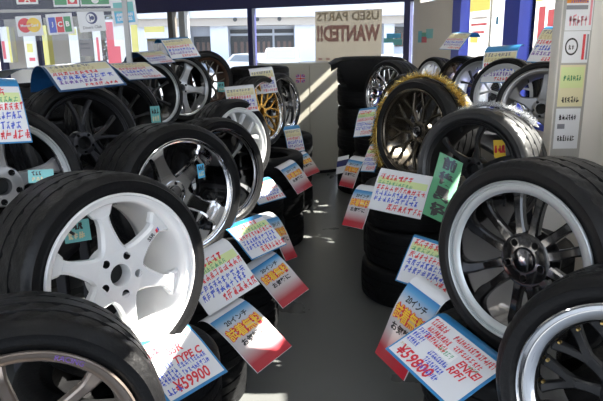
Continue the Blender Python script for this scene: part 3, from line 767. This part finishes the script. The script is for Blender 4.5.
# ------------------------------------------------------------------ tinsel garlands
def tinsel(wkey,a0,a1,ys,n,mt,label,spread=.02,extra=0):
    w=WH[wkey]; Rt=w['Rt']; W=w['W']; r=random.Random(5); mb=MB()
    for i in range(n):
        f=r.random(); a=R(a0+(a1-a0)*f); y=W*(ys[0]+(ys[1]-ys[0])*f)+r.gauss(0,.010)-W/2
        base=Vector(((Rt+.010)*math.cos(a),y,(Rt+.010)*math.sin(a)+Rt))
        d=Vector((r.gauss(0,1),r.gauss(0,1),r.gauss(0,1))).normalized()*r.uniform(.5,1)*spread*1.4
        rad=Vector((math.cos(a),0,math.sin(a)))
        if d.dot(rad)<0: d-=rad*d.dot(rad)*1.3
        side=d.cross(Vector((r.random(),r.random(),r.random()))).normalized()*.0013
        mid=base+d*.5+Vector((r.gauss(0,.002),)*3)
        mb.add([base-side,base+side,mid+side,mid-side,base+d+side*.5,base+d-side*.5],[(0,1,2,3),(3,2,4,5)],mt)
    # the string in the middle
    pts=[]
    for q in range(30):
        f=q/29;a=R(a0+(a1-a0)*f);y=W*(ys[0]+(ys[1]-ys[0])*f)-W/2; pts.append(((Rt+.008)*math.cos(a),y,(Rt+.008)*math.sin(a)+Rt))
    mb.tube(pts,.003,mt,6)
    o=mb.build('tinsel_garland',None,None); o.location=w.location; o.rotation_euler=w.rotation_euler; tag(o,label,'garland')
tinsel('R4',228,15,(.02,.5),3800,'tinselgold','gold tinsel garland draped over the tyre of the dark bronze mesh wheel',.038)
tinsel('R3',118,48,(.55,.85),1700,'tinselsilver','silver tinsel garland on top of the sunlit black wheel tyre',.028)

# ------------------------------------------------------------------ the room
def struct(mb,name,smooth=None): return tag(mb.build(name,None,smooth),kind='structure')
f=MB(); f.quad((-6.2,-2.5,0),(3.2,-2.5,0),(3.2,13,0),(-6.2,13,0),'floor')
f.f[-1]; struct(f,'floor')
CH=3.12
A=Vector((1.5,8.3,0)); Bk=Vector((-6,12.5,0)); db=(Bk-A).normalized(); nb=Vector((db.y,-db.x,0)).normalized()
if nb.y<0: nb=-nb          # outward
D2=Vector((2.05,2.9,0)); dr=(D2-A).normalized(); nr=Vector((-dr.y,dr.x,0)).normalized()
if nr.x<0: nr=-nr
LB=(Bk-A).length; LR=(D2-A).length
def wallbox(mb,o,d,n,s0,s1,z0,z1,m,t0=0.,t1=.1):
    """box standing on the line o+s*d, from z0 to z1, thickness t0..t1 along n"""
    vs=[]
    for s in(s0,s1):
        for t in(t0,t1):
            for z in(z0,z1):
                p=o+d*s+n*t; vs.append((p.x,p.y,z))
    mb.add(vs,[(0,1,3,2),(4,6,7,5),(0,4,5,1),(2,3,7,6),(0,2,6,4),(1,5,7,3)],m)
def sB(px_pt): return (Vector((px_pt[0],px_pt[1],0))-A).dot(db)
def sR(px_pt): return (Vector((px_pt[0],px_pt[1],0))-A).dot(dr)
# back wall: header, low sill, navy posts
w=MB(); wallbox(w,A,db,nb,0,LB,2.02,CH,'frame',0,.12); wallbox(w,A,db,nb,0,LB,0,.35,'frame',0,.12); struct(w,'wall_back')
w=MB()
sills=[]
for (x,y),wd,m in (((1.43,8.34),.085,'frame'),((-.733,9.55),.085,'frame'),((-4.93,11.9),.10,'frame'),((-5.95,12.45),.1,'frame')):
    s=sB((x,y)); wallbox(w,A,db,nb,s-wd/2,s+wd/2,.35,2.02,m,-.02,.09)
struct(w,'window_1')
w=MB(); wallbox(w,A,db,nb,0,LB,.35,2.02,'glass',.045,.051); struct(w,'window_2')
w=MB(); s=sB((-1.872,10.188)); wallbox(w,A,db,nb,s-.06,s+.06,.35,2.02,'alu',-.03,.09); struct(w,'trim_1')
w=MB(); s=sB((-2.09,10.31)); wallbox(w,A,db,nb,s-.05,s+.05,.35,2.02,'brownpost',-.02,.09); struct(w,'trim_2')
# right window wall: cream corner part, glazed part with blue frames
s1,s2,s3,s4,s5=sR((1.66,6.73)),sR((1.684,6.493)),sR((1.791,5.442)),sR((1.82,5.154)),LR+.25; s6=sR((1.885,4.50))
w=MB(); wallbox(w,A,dr,nr,0,s1,0,1.98,'creamwall',0,.02); wallbox(w,A,dr,nr,0,s1,2.60,CH,'creamwall',0,.12)
wallbox(w,A,dr,nr,s1-1.3,s1,2.08,2.20,'creamwall',0,.02); wallbox(w,A,dr,nr,0,s1-1.3,1.98,2.62,'creamwall',0,.12)  # unseen slots left between strips to throw sun stripes on the cabinet
wallbox(w,A,dr,nr,s1-1.3,s1,2.29,2.62,'creamwall',0,.02)
wallbox(w,A,dr,nr,s1,s5,0,.85,'creamwall',0,.12); wallbox(w,A,dr,nr,s6,s5,.85,1.80,'creamwall',0,.04); wallbox(w,A,dr,nr,sR((1.94,4.0)),s5,2.13,2.50,'creamwall',0,.04); wallbox(w,A,dr,nr,sR((2.01,3.35)),s5,2.50,2.66,'creamwall',0,.04); wallbox(w,A,dr,nr,s1,sR((1.94,4.0)),1.99,2.46,'creamwall',0,.04); wallbox(w,A,dr,nr,s1,s5,SUNTOP:=2.90,CH,'creamwall',0,.12); struct(w,'wall_right')  # unseen solid bands added to shape where sun enters
w=MB()
for a,b in ((s1,s2),(s3,s4),(s5-.1,s5)): wallbox(w,A,dr,nr,a,b,.85,SUNTOP,'blueframe',-.03,.12)
wallbox(w,A,dr,nr,s1,s5,.85,.90,'blueframe',-.02,.12); struct(w,'window_3')
w=MB(); wallbox(w,A,dr,nr,s1,s5,.90,SUNTOP,'glass',.05,.056); struct(w,'window_4')
# unseen near right wall beside the camera, its openings shaped for the sun patches
YN=2.68
w=MB(); w.box((1.36,-2.5,0),(1.44,YN,1.72),'whitewall'); w.box((1.36,-2.5,1.72),(1.44,2.25,2.14),'whitewall'); w.box((1.36,2.25,1.90),(1.44,YN,2.14),'whitewall'); w.box((1.36,-2.5,2.42),(1.44,YN,CH),'whitewall')
for y in (-2.4,-.6,YN-.08): w.box((1.37,y,2.14),(1.43,y+.08,2.42),'whitewall')
w.box((1.44,YN-.08,0),(2.2,YN,CH),'whitewall'); struct(w,'wall_near_right')
w=MB(); w.box((-6.2,-2.5,0),(-6.1,13,CH),'whitewall'); struct(w,'wall_left')
c=MB(); c.add([(-6.2,-2.5,CH),(1.43,-2.5,CH),(1.43,2.6,CH),(2.2,2.6,CH),(1.6,8.35,CH),(-6.2,12.75,CH)],[(0,1,2,3,4,5)],'ceil')
c.add([(-6.2,-2.5,CH+.1),(1.43,-2.5,CH+.1),(1.43,2.6,CH+.1),(2.2,2.6,CH+.1),(1.6,8.35,CH+.1),(-6.2,12.75,CH+.1)],[(0,1,2,3,4,5)],'ceil'); struct(c,'ceiling')
# unseen lamps added under the ceiling to brighten the room
for i,(x,y) in enumerate(((-.1,1.2),(.1,5.4),(-2.6,2.8),(-2.6,6.5))):
    r=empty('fill_lamp',(x,y,CH)); tag(r,'unseen fill lamp added %s'%('above the near aisle','above the far aisle','on the near left of the ceiling','on the far left of the ceiling')[i],'lamp','added fill lamps')
    b=MB(); b.box((-.12,-.62,-.05),(.12,.62,-.002),'bwhite',.004); b.build('housing',r,30)
    b=MB()
    for sx in(-.05,.05): b.tube([(sx,-.58,-.07),(sx,.58,-.07)],.014,'lamp',10)
    b.build('lamp_tube',r,40)

# notice pillar on the right
p=empty('notice_pillar',(1.395,3.20,0)); tag(p,'pale pillar with taped notices at the right window','pillar')
b=MB(); b.box((-.088,-.05,0),(.26,.05,CH-.002),'whitewall',.003); b.build('post',p,30)
NZ=[0]
def sheet(par,x0,x1,z0,z1,items,y=-.0515,base='paper',name='notice'):
    m=MB(); m.quad((x0,y,z0),(x1,y,z0),(x1,y,z1),(x0,y,z1),base)
    for (a0,b0,a1,b1,mt) in items:
        X=lambda a:x0+(x1-x0)*a; Z=lambda b_:z0+(z1-z0)*b_
        NZ[0]+=1; yy=y-.0004-.0001*(NZ[0]%8); m.quad((X(a0),yy,Z(b0)),(X(a1),yy,Z(b0)),(X(a1),yy,Z(b1)),(X(a0),yy,Z(b1)),mt)
    return m
def scr(m,x,z,h,n,seed,mt,mw,y=-.0532):
    vs,fs,w=scribble(n,1,seed,.16); hx=min(h,mw/w); m.add([(x+a*hx,y,z+b_*h) for a,b_ in vs],fs,mt)
m=MB(); m.quad((-.083,-.0508,.80),(.070,-.0508,.80),(.070,-.0508,2.2),(-.083,-.0508,2.2),'sleeve'); m.build('document_sleeve',p)
m=sheet(p,-.068,.066,1.578,1.83,[(0,.52,.8,.60,'orange'),(0,.40,.8,.48,'greyink'),(.88,.1,.96,.9,'pink')]); scr(m,-.05,1.74,.02,8,1,'greyink',.09); scr(m,-.05,1.71,.02,8,2,'purple',.09); scr(m,-.05,1.60,.05,5,21,'pink',.09); m.build('notice',p)
m=sheet(p,-.069,.062,1.42,1.575,[(.75,.1,.85,.9,'red'),(.9,.1,.97,.9,'greyink')])
for k in range(24):
    a,b2=2*PI*k/24,2*PI*(k+1)/24; r0_,r1_=.026,.033
    m.quad((-.025+r0_*math.cos(a),-.0525,1.50+1.3*r0_*math.sin(a)),(-.025+r1_*math.cos(a),-.0525,1.50+1.3*r1_*math.sin(a)),(-.025+r1_*math.cos(b2),-.0525,1.50+1.3*r1_*math.sin(b2)),(-.025+r0_*math.cos(b2),-.0525,1.50+1.3*r0_*math.sin(b2)),'ink')
scr(m,-.04,1.485,.025,2,4,'ink',.03); m.build('notice',p)
m=sheet(p,-.071,.058,1.20,1.41,[(0,0,1,1,'cream'),(.05,.45,.95,.95,'lime'),(.1,.2,.5,.7,'pen_green'),(0,.06,1,.14,'orange')]); scr(m,-.05,1.33,.03,6,6,'leafgreen',.09); scr(m,-.05,1.22,.03,6,9,'ink',.09); m.build('notice',p)
m=sheet(p,-.072,.055,.98,1.19,[(.1,.5,.4,.62,'greyink')]); scr(m,-.055,1.13,.03,6,10,'ink',.09); scr(m,-.055,1.02,.03,7,11,'ink',.09); m.build('notice',p)

# beige cabinet across the end of the aisle
cb=empty('steel_cabinet',(.0,7.18,0),(0,0,R(24))); tag(cb,'beige steel cabinet with two doors across the end of the aisle','cabinet')
b=MB(); b.box((-.42,-.16,.04),(.425,.26,1.275),'cabinet',.004); b.box((-.40,-.14,0),(.405,.25,.04),'bench',.002); b.box((-.43,-.18,1.275),(.432,.27,1.30),'cabinet',.004); b.build('body',cb,30)
for x0,x1 in ((-.415,.040),(.046,.42)):
    b=MB(); b.box((x0,-.178,.05),(x1,-.161,1.27),'cabinet',.003); d_=b.build('door',cb,30)
m=MB(); x0,z0=-.072,1.13; m.quad((x0-.055,-.1795,z0-.045),(x0+.055,-.1795,z0-.045),(x0+.055,-.1795,z0+.045),(x0-.055,-.1795,z0+.045),'purple')
for (a,b_,c_,d_,mt,o_) in ((-.055,-.012,.055,.012,'whiteink',.0005),(-.012,-.045,.012,.045,'whiteink',.0006),(-.055,-.006,.055,.006,'red',.0009),(-.006,-.045,.006,.045,'red',.001)):
    m.quad((x0+a,-.1795-o_,z0+b_),(x0+c_,-.1795-o_,z0+b_),(x0+c_,-.1795-o_,z0+d_),(x0+a,-.1795-o_,z0+d_),mt)
for sx in(-1,1):
    for sz in(-1,1):
        m.add([(x0+sx*.055,-.180,z0+sz*.038),(x0+sx*.055,-.180,z0+sz*.045),(x0+sx*.045,-.180,z0+sz*.045),(x0+sx*.012,-.180,z0+sz*.012),(x0+sx*.02,-.180,z0+sz*.012)],[(0,1,2,3,4)],'pink')
o=m.build('flag_sticker',cb); o['label']='faded union flag sticker'

# banner hung in the back window, its lettering reads from the street so it shows mirrored inside
def on_back(px_pt,off=.0): 
    s=sB(px_pt); return A+db*s+nb*off
bn=MB(); s0,s1_=sB((.243,9.004)),sB((1.127,8.509)); z0,z1=1.13,1.94
bn=MB()
def bq(s_a,s_b,za,zb,m,off): 
    p=A+db*s_a+nb*off;q=A+db*s_b+nb*off; bn.quad((q.x,q.y,za),(p.x,p.y,za),(p.x,p.y,zb),(q.x,q.y,zb),m)
bq(s1_,s0,z0,z1,'banner',-.03)
def btext(s,m,fa,fb,za,zb,bold=.03):
    vs,fs,w=text_geo(s,bold); L=s0-s1_
    # x of text runs from the inside-right towards the inside-left
    bn.add([tuple(A+db*(s1_+L*(fa+(fb-fa)*x/w))+nb*-.0335+Vector((0,0,za+(zb-za)*z))) for x,z in vs],fs,m)
btext('USED PARTS','bannergrey',.04,.97,1.80,1.92); btext('WANTED!!','bannertext',.02,.97,1.52,1.75,.05); btext('PLEASE ASK STAFF'[:0] or '- - - - - - - -','bannertext',.05,.95,1.27,1.30)
o=bn.build('window_banner'); tag(o,'tan banner in the back window with mirrored WANTED lettering','banner')

# posters on the back windows, backlit by the street
def back_poster(pt,wid,z0,z1,mt,label,marks,seed=1):
    m=MB(); s=sB(pt)
    def q(a,b_,za,zb,mm,off):
        p=A+db*a+nb*off;r_=A+db*b_+nb*off; m.quad((r_.x,r_.y,za),(p.x,p.y,za),(p.x,p.y,zb),(r_.x,r_.y,zb),mm)
    q(s-wid/2,s+wid/2,z0,z1,mt,-.01)
    for (fa,fb,ga,gb,mm) in marks: q(s+wid/2-wid*fa,s+wid/2-wid*fb,z0+(z1-z0)*ga,z0+(z1-z0)*gb,mm,-.0125)
    o=m.build('window_poster'); tag(o,label,'poster','backlit posters in the back window'); return o
back_poster((-5.80,12.39),.36,1.2,1.88,'pwhite','white poster with yellow edge at the far left of the back window',[(.8,1,0,1,'pyellow'),(.25,.5,.1,.6,'ppink')])
back_poster((-5.15,12.02),.34,1.1,1.75,'pwhite','white poster with pale pink marks, below the red and yellow circle sticker',[(.2,.7,.45,.7,'pyellow'),(.3,.8,.2,.3,'ppink')])
back_poster((-4.77,11.81),.14,1.1,1.88,'pyellow','narrow pale yellow poster right of the leftmost window post',[(.3,1,0,.8,'pwhite')])
back_poster((-4.10,11.43),.24,1.1,1.84,'pwhite','white poster in the back window between two dark leaflets',[(.1,.9,.8,.95,'pyellow')])
back_poster((-3.83,11.28),.34,1.32,1.62,'pgrey','grey leaflet in the back window below the black and white sticker',[(.1,.7,.7,.75,'greyink'),(.1,.8,.45,.5,'greyink')])
back_poster((-3.58,11.14),.20,1.1,1.88,'pwhite','narrow white poster right of the grey leaflet',[(.4,.7,.1,.7,'ppink')])
back_poster((-3.05,10.84),.74,1.12,1.94,'pwhite','large white and red backlit poster, brightest in the back window',[(0,.24,0,.95,'ppink'),(.24,.42,0,.45,'ppink'),(.8,1,.1,1,'pyellow')])
back_poster((-2.40,10.48),.44,1.62,1.80,'pwhite','bright sheet high in the window left of the brown post',[(0,1,.5,1,'pyellow')])
back_poster((-2.36,10.45),.46,1.30,1.61,'pgrey','greyish picture sheet in the window left of the brown post',[(.3,.45,.3,.8,'whiteink'),(.55,.7,.3,.8,'whiteink'),(0,1,.85,1,'tan'),(.2,.8,.1,.2,'purple')])

# acrylic sticker board hung from the ceiling
sb=empty('sticker_board',(-2.15,4.28,1.9)); tag(sb,'clear acrylic board with card stickers, upper left','board')
b=MB(); b.box((-1.1,-.004,-.33),(.955,.004,.10),'acrylic'); b.build('pane',sb)
b=MB(); b.box((-1.1,-.012,-.145),(.99,.012,-.125),'alu',.002); b.build('rail',sb,30)
b=MB(); b.box((.965,-.015,-.50),(1.0,.015,.84),'alu',.003); b.build('post',sb,30)
for x in(-1.05,0): 
    b=MB(); b.tube([(x,0,0),(x,0,.848)],.004,'alu',8); b.build('hanger',sb,40)
def sticker(px,py,wpx,hpx,draw,label,tiltd=0):
    dep=4.22*math.cos(R(PITCH)); 
    P=cam_point(px,py,1.0)-Vector((0,0,1.55)); t=(4.2745-0)/P.y; c=Vector((0,0,1.55))+P*t
    sc=t/F*1.0
    w_,h_=wpx*sc,hpx*sc
    m=MB(); m.add([(-w_/2,-.0,-h_/2),(w_/2,0,-h_/2),(w_/2,0,h_/2),(-w_/2,0,h_/2)],[(0,1,2,3)],'paper')
    def q(a,b_,c_,d_,mt,o=.0006): m.quad((w_*a,-o,h_*b_),(w_*c_,-o,h_*b_),(w_*c_,-o,h_*d_),(w_*a,-o,h_*d_),mt)
    def disc(a,b_,ra,mt,o=.0006,x0=-9,x1=9):
        vs=[(max(x0*w_,min(x1*w_,w_*a+h_*ra*math.cos(2*PI*k/28))),-o,h_*b_+h_*ra*math.sin(2*PI*k/28)) for k in range(28)]
        m.add(vs,[tuple(range(28))],mt)
    def tx(s,a,b_,h,mt,o=.0012,mw=.9,bold=.02):
        vs,fs,w=text_geo(s,bold); hh=h*h_; hx=min(hh,mw*w_/w); m.add([(w_*a-hx*w/2+x*hx,-o,h_*b_+z*hh) for x,z in vs],fs,mt)
    draw(q,disc,tx)
    o=m.build('card_sticker',None); o.location=c; o.rotation_euler=(0,R(tiltd),0); tag(o,label,'sticker','payment card stickers on the acrylic board')
def d_circ(q,disc,tx):
    disc(-.17,.04,.36,'red'); disc(.17,.04,.36,'yellow',.0009); disc(0,.04,.12,'orange',.0011); tx('MasterCard',0,-.04,.14,'whiteink',.0014,.7)
def d_jcb(q,disc,tx):
    for x,mt in ((-.29,'blue'),(0,'red'),(.29,'leafgreen')): q(x-.13,-.40,x+.13,.34,mt)
    for x,ch in ((-.29,'J'),(0,'C'),(.29,'B')): tx(ch,x,-.14,.26,'whiteink',.0012,.22,.04)
def d_din(q,disc,tx):
    disc(.02,.14,.28,'navy'); disc(-.02,.14,.21,'paper',.0009); q(-.06,.0,-.02,.28,'navy',.0012); disc(.05,.14,.10,'navy',.0013); tx('Diners Club',0,-.36,.14,'greyink',.0012,.8)
def d_amex(q,disc,tx):
    q(-.40,-.40,.40,.36,'skyblue'); q(-.40,.0,.40,.36,'cyan',.0008); tx('AMERICAN',0,-.16,.13,'whiteink',.0012,.66,.03); tx('EXPRESS',0,-.32,.13,'whiteink',.0012,.6,.03)
def d_top1(q,disc,tx): q(-.4,-.3,.4,.4,'red'); tx('A',0,-.3,.6,'whiteink'); 
def d_top2(q,disc,tx): q(-.45,-.35,.02,.4,'leafgreen'); q(.05,-.3,.42,.4,'red'); disc(.23,.0,.2,'whiteink',.0010)
def d_top3(q,disc,tx): q(-.46,-.35,.46,.45,'leafgreen'); disc(0,.0,.3,'whiteink',.0010)
sticker(29.5,26,26,19.5,d_circ,'white sticker with overlapping red and yellow circles',-2)
sticker(60,24,26.5,20,d_jcb,'white sticker with blue, red and green bars',-3)
sticker(91.5,21,27,20.5,d_din,'white sticker with dark blue round emblem',-4)
sticker(124,12,25,26,d_amex,'light blue square sticker in white border, rightmost on the acrylic board',-4)
sticker(27,-1,22,10,d_top1,'red and white sticker at the top edge, above the overlapping circles one')
sticker(66,0,26,13,d_top2,'green and red sticker at the top edge above the three-bar one')
sticker(95,-.5,30,13,d_top3,'green sticker at the top edge above the round emblem one')

# posters in the right window
def right_poster(pt,wid,z0,z1,mt,label,marks):
    m=MB(); s=sR(pt)
    def q(a,b_,za,zb,mm,off):
        p=A+dr*a+nr*off;r_=A+dr*b_+nr*off; m.quad((p.x,p.y,za),(r_.x,r_.y,za),(r_.x,r_.y,zb),(p.x,p.y,zb),mm)
    q(s-wid/2,s+wid/2,z0,z1,mt,.035)
    for (fa,fb,ga,gb,mm) in marks: q(s-wid/2+wid*fa,s-wid/2+wid*fb,z0+(z1-z0)*ga,z0+(z1-z0)*gb,mm,.032)
    o=m.build('window_poster'); tag(o,label,'poster','backlit posters in the right window')
right_poster((1.725,6.15),.50,1.35,1.95,'qwhite','white and yellow poster with pink writing, left part of the right window',[(0,1,.75,1,'qyellow'),(.1,.9,.52,.56,'qpink'),(.2,.8,.40,.44,'qpink'),(.1,.5,.25,.4,'qyellow'),(.1,.9,.62,.66,'pgrey')])
right_poster((1.765,5.72),.26,1.45,1.92,'qwhite','plain white sheet with a blue dot beside the thick blue frame',[(.4,.6,.45,.6,'skyblue')])
right_poster((1.86,4.80),.42,1.40,1.98,'qwhite','yellow and red poster between the blue frame and the notice pillar',[(0,1,.72,1,'qyellow'),(.15,.4,.1,.65,'qpink'),(.5,.85,.35,.6,'qpink'),(.5,.85,.1,.25,'qpink')])
# stickers on the cream wall
m=MB()
def cw(px0,px1,z0,z1,mt):
    p=A+dr*px0-nr*.003; q_=A+dr*px1-nr*.003; m.quad((p.x,p.y,z0),(q_.x,q_.y,z0),(q_.x,q_.y,z1),(p.x,p.y,z1),mt)
cw(.25,.42,1.50,1.64,'cyan'); cw(.40,.62,1.50,1.57,'red'); cw(.40,.60,1.57,1.62,'pen_green'); cw(.58,.86,1.55,1.66,'cyan')
o=m.build('wall_sticker'); tag(o,'cyan and red stickers on the cream wall beside the back window','sticker')
m=MB(); p0=on_back((1.27,8.43),-.012)
for (a,b_,z0,z1,mt) in ((-.10,.10,1.56,1.62,'skyblue'),(-.14,.0,1.50,1.56,'cyan'),(0,.12,1.47,1.55,'cyan')):
    p=p0-db*a; q_=p0-db*b_; m.quad((p.x,p.y,z0),(q_.x,q_.y,z0),(q_.x,q_.y,z1),(p.x,p.y,z1),mt)
o=m.build('glass_sticker'); tag(o,'pale blue sticker on the glass beside the right end post','sticker')

# ------------------------------------------------------------------ outside
g=MB(); g.quad((-60,-30,-.2),(60,-30,-.2),(60,80,-.2),(-60,80,-.2),'asphalt'); struct(g,'ground')
YB=38.
def bx(px): return (px-301.5)/F*YB*math.cos(R(PITCH))*1.03
bd=empty('shop_building',(0,YB,-.2)); tag(bd,'long white single-storey shop building across the street','building')
def zb(py,x=0): 
    P=cam_point(301.5,py,1)-Vector((0,0,1.55)); return 1.55+P.z/P.y*YB+.2
b=MB(); b.box((-20,-.9,zb(17)),(20,6,zb(17)+2.6),'bwhite'); b.build('fascia',bd)
b=MB(); b.box((-20,-.6,zb(25)),(20,6,zb(17)),'bcream'); 
b.build('soffit',bd)
for px in (241,262,283): 
    b=MB(); b.lathe([(0,-.05),(.12,-.05),(.12,.03),(0,.03)],'bdark',n=14); b.v=[v+Vector((bx(px),-.62,zb(19))) for v in b.v]; b.build('wall_lamp',bd)
b=MB()
for a,c_ in ((216,233),(297,313),(313,345),(383,393),(100,196)): b.box((bx(a),-.3,0),(bx(c_),.6,zb(25)),'bwhite')
b.build('wall_panel',bd)
b=MB(); b.box((-20,.9,0),(20,1.2,zb(25)),'bwhite'); b.build('wall',bd)
for a,c_,p0,p1 in ((233.5,255,35,60),(257,275,35,60),(277,296,35,60),(197,215,35,62),(345,380,36,62),(393,406,28,48)):
    b=MB(); b.box((bx(a),.80,zb(p1)),(bx(c_),.895,zb(p0)),'bdark'); wn=b.build('shop_window',bd)
    b=MB()
    for fq in (.15,.45,.72): 
        xa=bx(a)+(bx(c_)-bx(a))*fq; b.box((xa,.76,zb(p1)),(xa+(bx(c_)-bx(a))*.14,.80,zb(p0+6)),'bbrown')
    b.build('window_stock',wn)
for a,c_ in ((233.5,255),(257,275),(277,296)):
    b=MB(); b.box((bx(a),.80,zb(32.5)),(bx(c_),.895,zb(28.5)),'bdark'); b.build('transom_window',bd)
b=MB(); b.box((bx(184),-1.0,zb(17)+.05),(bx(199),-.91,zb(17)+.5),'alu'); b.build('facade_sign',bd)
def car(name,loc,rz,paint,label,L=4.0,W=1.68,H=1.46):
    r=empty(name,loc,(0,0,R(rz))); tag(r,label,'car')
    # side profile extruded with tumblehome; front is -Y
    prof=[(-L/2,.30),(-L/2-.02,.55),(-L/2+.12,.72),(-L*.22,.92),(-L*.05,H-.06),(L*.12,H),(L*.34,H-.05),(L*.46,.95),(L/2,.88),(L/2,.30)]
    b=MB(); vs=[]
    for sx in(-1,1):
        for y,z in prof: 
            k=1 if z<.95 else 1-.16*(z-.95)/(H-.95+.01); vs.append((sx*W/2*k,y,z))
    n=len(prof); fs=[tuple(range(n))[::-1],tuple(range(n,2*n))]+[(i,(i+1)%n,(i+1)%n+n,i+n) for i in range(n)]
    b.add(vs,fs,paint); b.build('body',r,20)
    y0,z0,y1,z1=-L*.215,.95,-L*.06,H-.08; nrm=Vector((0,-(z1-z0),(y1-y0))).normalized()*.012
    b=MB(); b.quad(*[Vector(v)+nrm for v in ((-W*.43,y0,z0),(W*.43,y0,z0),(W*.40,y1,z1),(-W*.40,y1,z1))],'carglass'); b.build('windscreen',r)
    for sx in(-1,1):
        b=MB(); b.quad((sx*W*.5,-L*.17,.96),(sx*W*.5,L*.40,.96),(sx*(W*.44),L*.30,H-.10),(sx*(W*.44),-L*.05,H-.10),'carglass'); b.build('side_window',r)
        b=MB(); b.box((sx*W*.36-.16,-L/2-.03,.58),(sx*W*.36+.16,-L/2+.05,.72),'whiteink',.02); b.build('headlight',r,30)
        for sy in(-.31,.31):
            b=MB(); b.lathe([(0,-.1),(.18,-.1),(.2,-.09),(.31,-.09),(.32,0),(.31,.09),(0,.09)],'rubber',n=24); b.v=[Vector((v.y+sx*(W/2-.1),v.x+sy*L,v.z+.32)) for v in b.v]; b.build('wheel',r,30)
    b=MB(); b.box((-.5,-L/2-.035,.42),(.5,-L/2+.02,.55),'bdark',.01); b.build('grille',r,30)
car('parked_car',(bx(284.5)*31/38,30,-.25),0,'carwhite','white car parked across the street, facing the shop')
car('parked_car',(bx(262)*34/38,34.5,-.5),50,'cargrey','silver car left of the white one across the street',H=1.4)
car('parked_car',(bx(399)*26/38,27,-.6),8,'carwhite','white car seen at the right end of the back window',H=1.5)
def tree(x,y,h,seed,label):
    r=empty('street_tree',(x,y,-.2)); tag(r,label,'tree','trees outside the back window'); q=random.Random(seed)
    b=MB(); b.tube([(0,0,0),(.05,0,h*.25),(-.04,.05,h*.6),(.02,0,h*.85)],[.16,.13,.09,.03],'bark',8)
    for k in range(5):
        a=q.uniform(0,6.28); b.tube([(0,0,h*(.3+.08*k)),(math.cos(a)*.5,math.sin(a)*.5,h*(.45+.08*k)),(math.cos(a)*.9,math.sin(a)*.9,h*(.55+.08*k))],[.06,.04,.02],'bark',6)
    b.build('trunk',r,40)
    m=MB()
    for k in range(4200):
        t=q.uniform(0,6.28);u=q.uniform(-1,1);rr=q.random()**.4; s_=math.sqrt(1-u*u)
        c_=Vector((math.cos(t)*s_*rr*1.35,math.sin(t)*s_*rr*1.35,h*.55+u*rr*h*.45)); a=Vector((q.gauss(0,1),q.gauss(0,1),q.gauss(0,1))).normalized(); b_=a.orthogonal().normalized()
        m.quad(c_-a*.09,c_+b_*.05,c_+a*.09,c_-b_*.05,'leaf')
    m.build('crown',r)
tree(-9.95,20.4,4.2,1,'leafy green tree beyond the leftmost back window')
tree(-7.2,20,4.0,2,'smaller green tree right of the leftmost one')
tree(-12.8,20,4.5,3,'leafy tree at the far left outside')

# ------------------------------------------------------------------ light
sun=bpy.data.lights.new('sun','SUN'); sun.energy=42; sun.angle=R(.6); sun.color=(1,.95,.86)
so=bpy.data.objects.new('sun',sun); col.objects.link(so)
sd=Vector((-1,-.22,-.84)).normalized(); so.rotation_euler=sd.to_track_quat('-Z','Y').to_euler()
wd=bpy.data.worlds.new('sky'); scene.world=wd; wd.use_nodes=True; nt=wd.node_tree; bg=nt.nodes['Background']
tc=nt.nodes.new('ShaderNodeTexCoord'); sp=nt.nodes.new('ShaderNodeSeparateXYZ'); crp=nt.nodes.new('ShaderNodeValToRGB')
crp.color_ramp.elements[0].position=.45; crp.color_ramp.elements[0].color=(.55,.55,.55,1); crp.color_ramp.elements[1].position=.9; crp.color_ramp.elements[1].color=(.45,.62,.95,1)
e=crp.color_ramp.elements.new(.55); e.color=(.85,.92,1,1)
mp=nt.nodes.new('ShaderNodeMapRange'); mp.inputs[1].default_value=-1; mp.inputs[2].default_value=1
nt.links.new(tc.outputs['Generated'],sp.inputs[0]); nt.links.new(sp.outputs[2],mp.inputs[0]); nt.links.new(mp.outputs[0],crp.inputs[0]); nt.links.new(crp.outputs[0],bg.inputs[0])
bg.inputs[1].default_value=4.3
vs_=scene.view_settings; vs_.view_transform='Standard'; vs_.look='None'; vs_.gamma=1; vs_.exposure=-0.3; vs_.use_curve_mapping=False
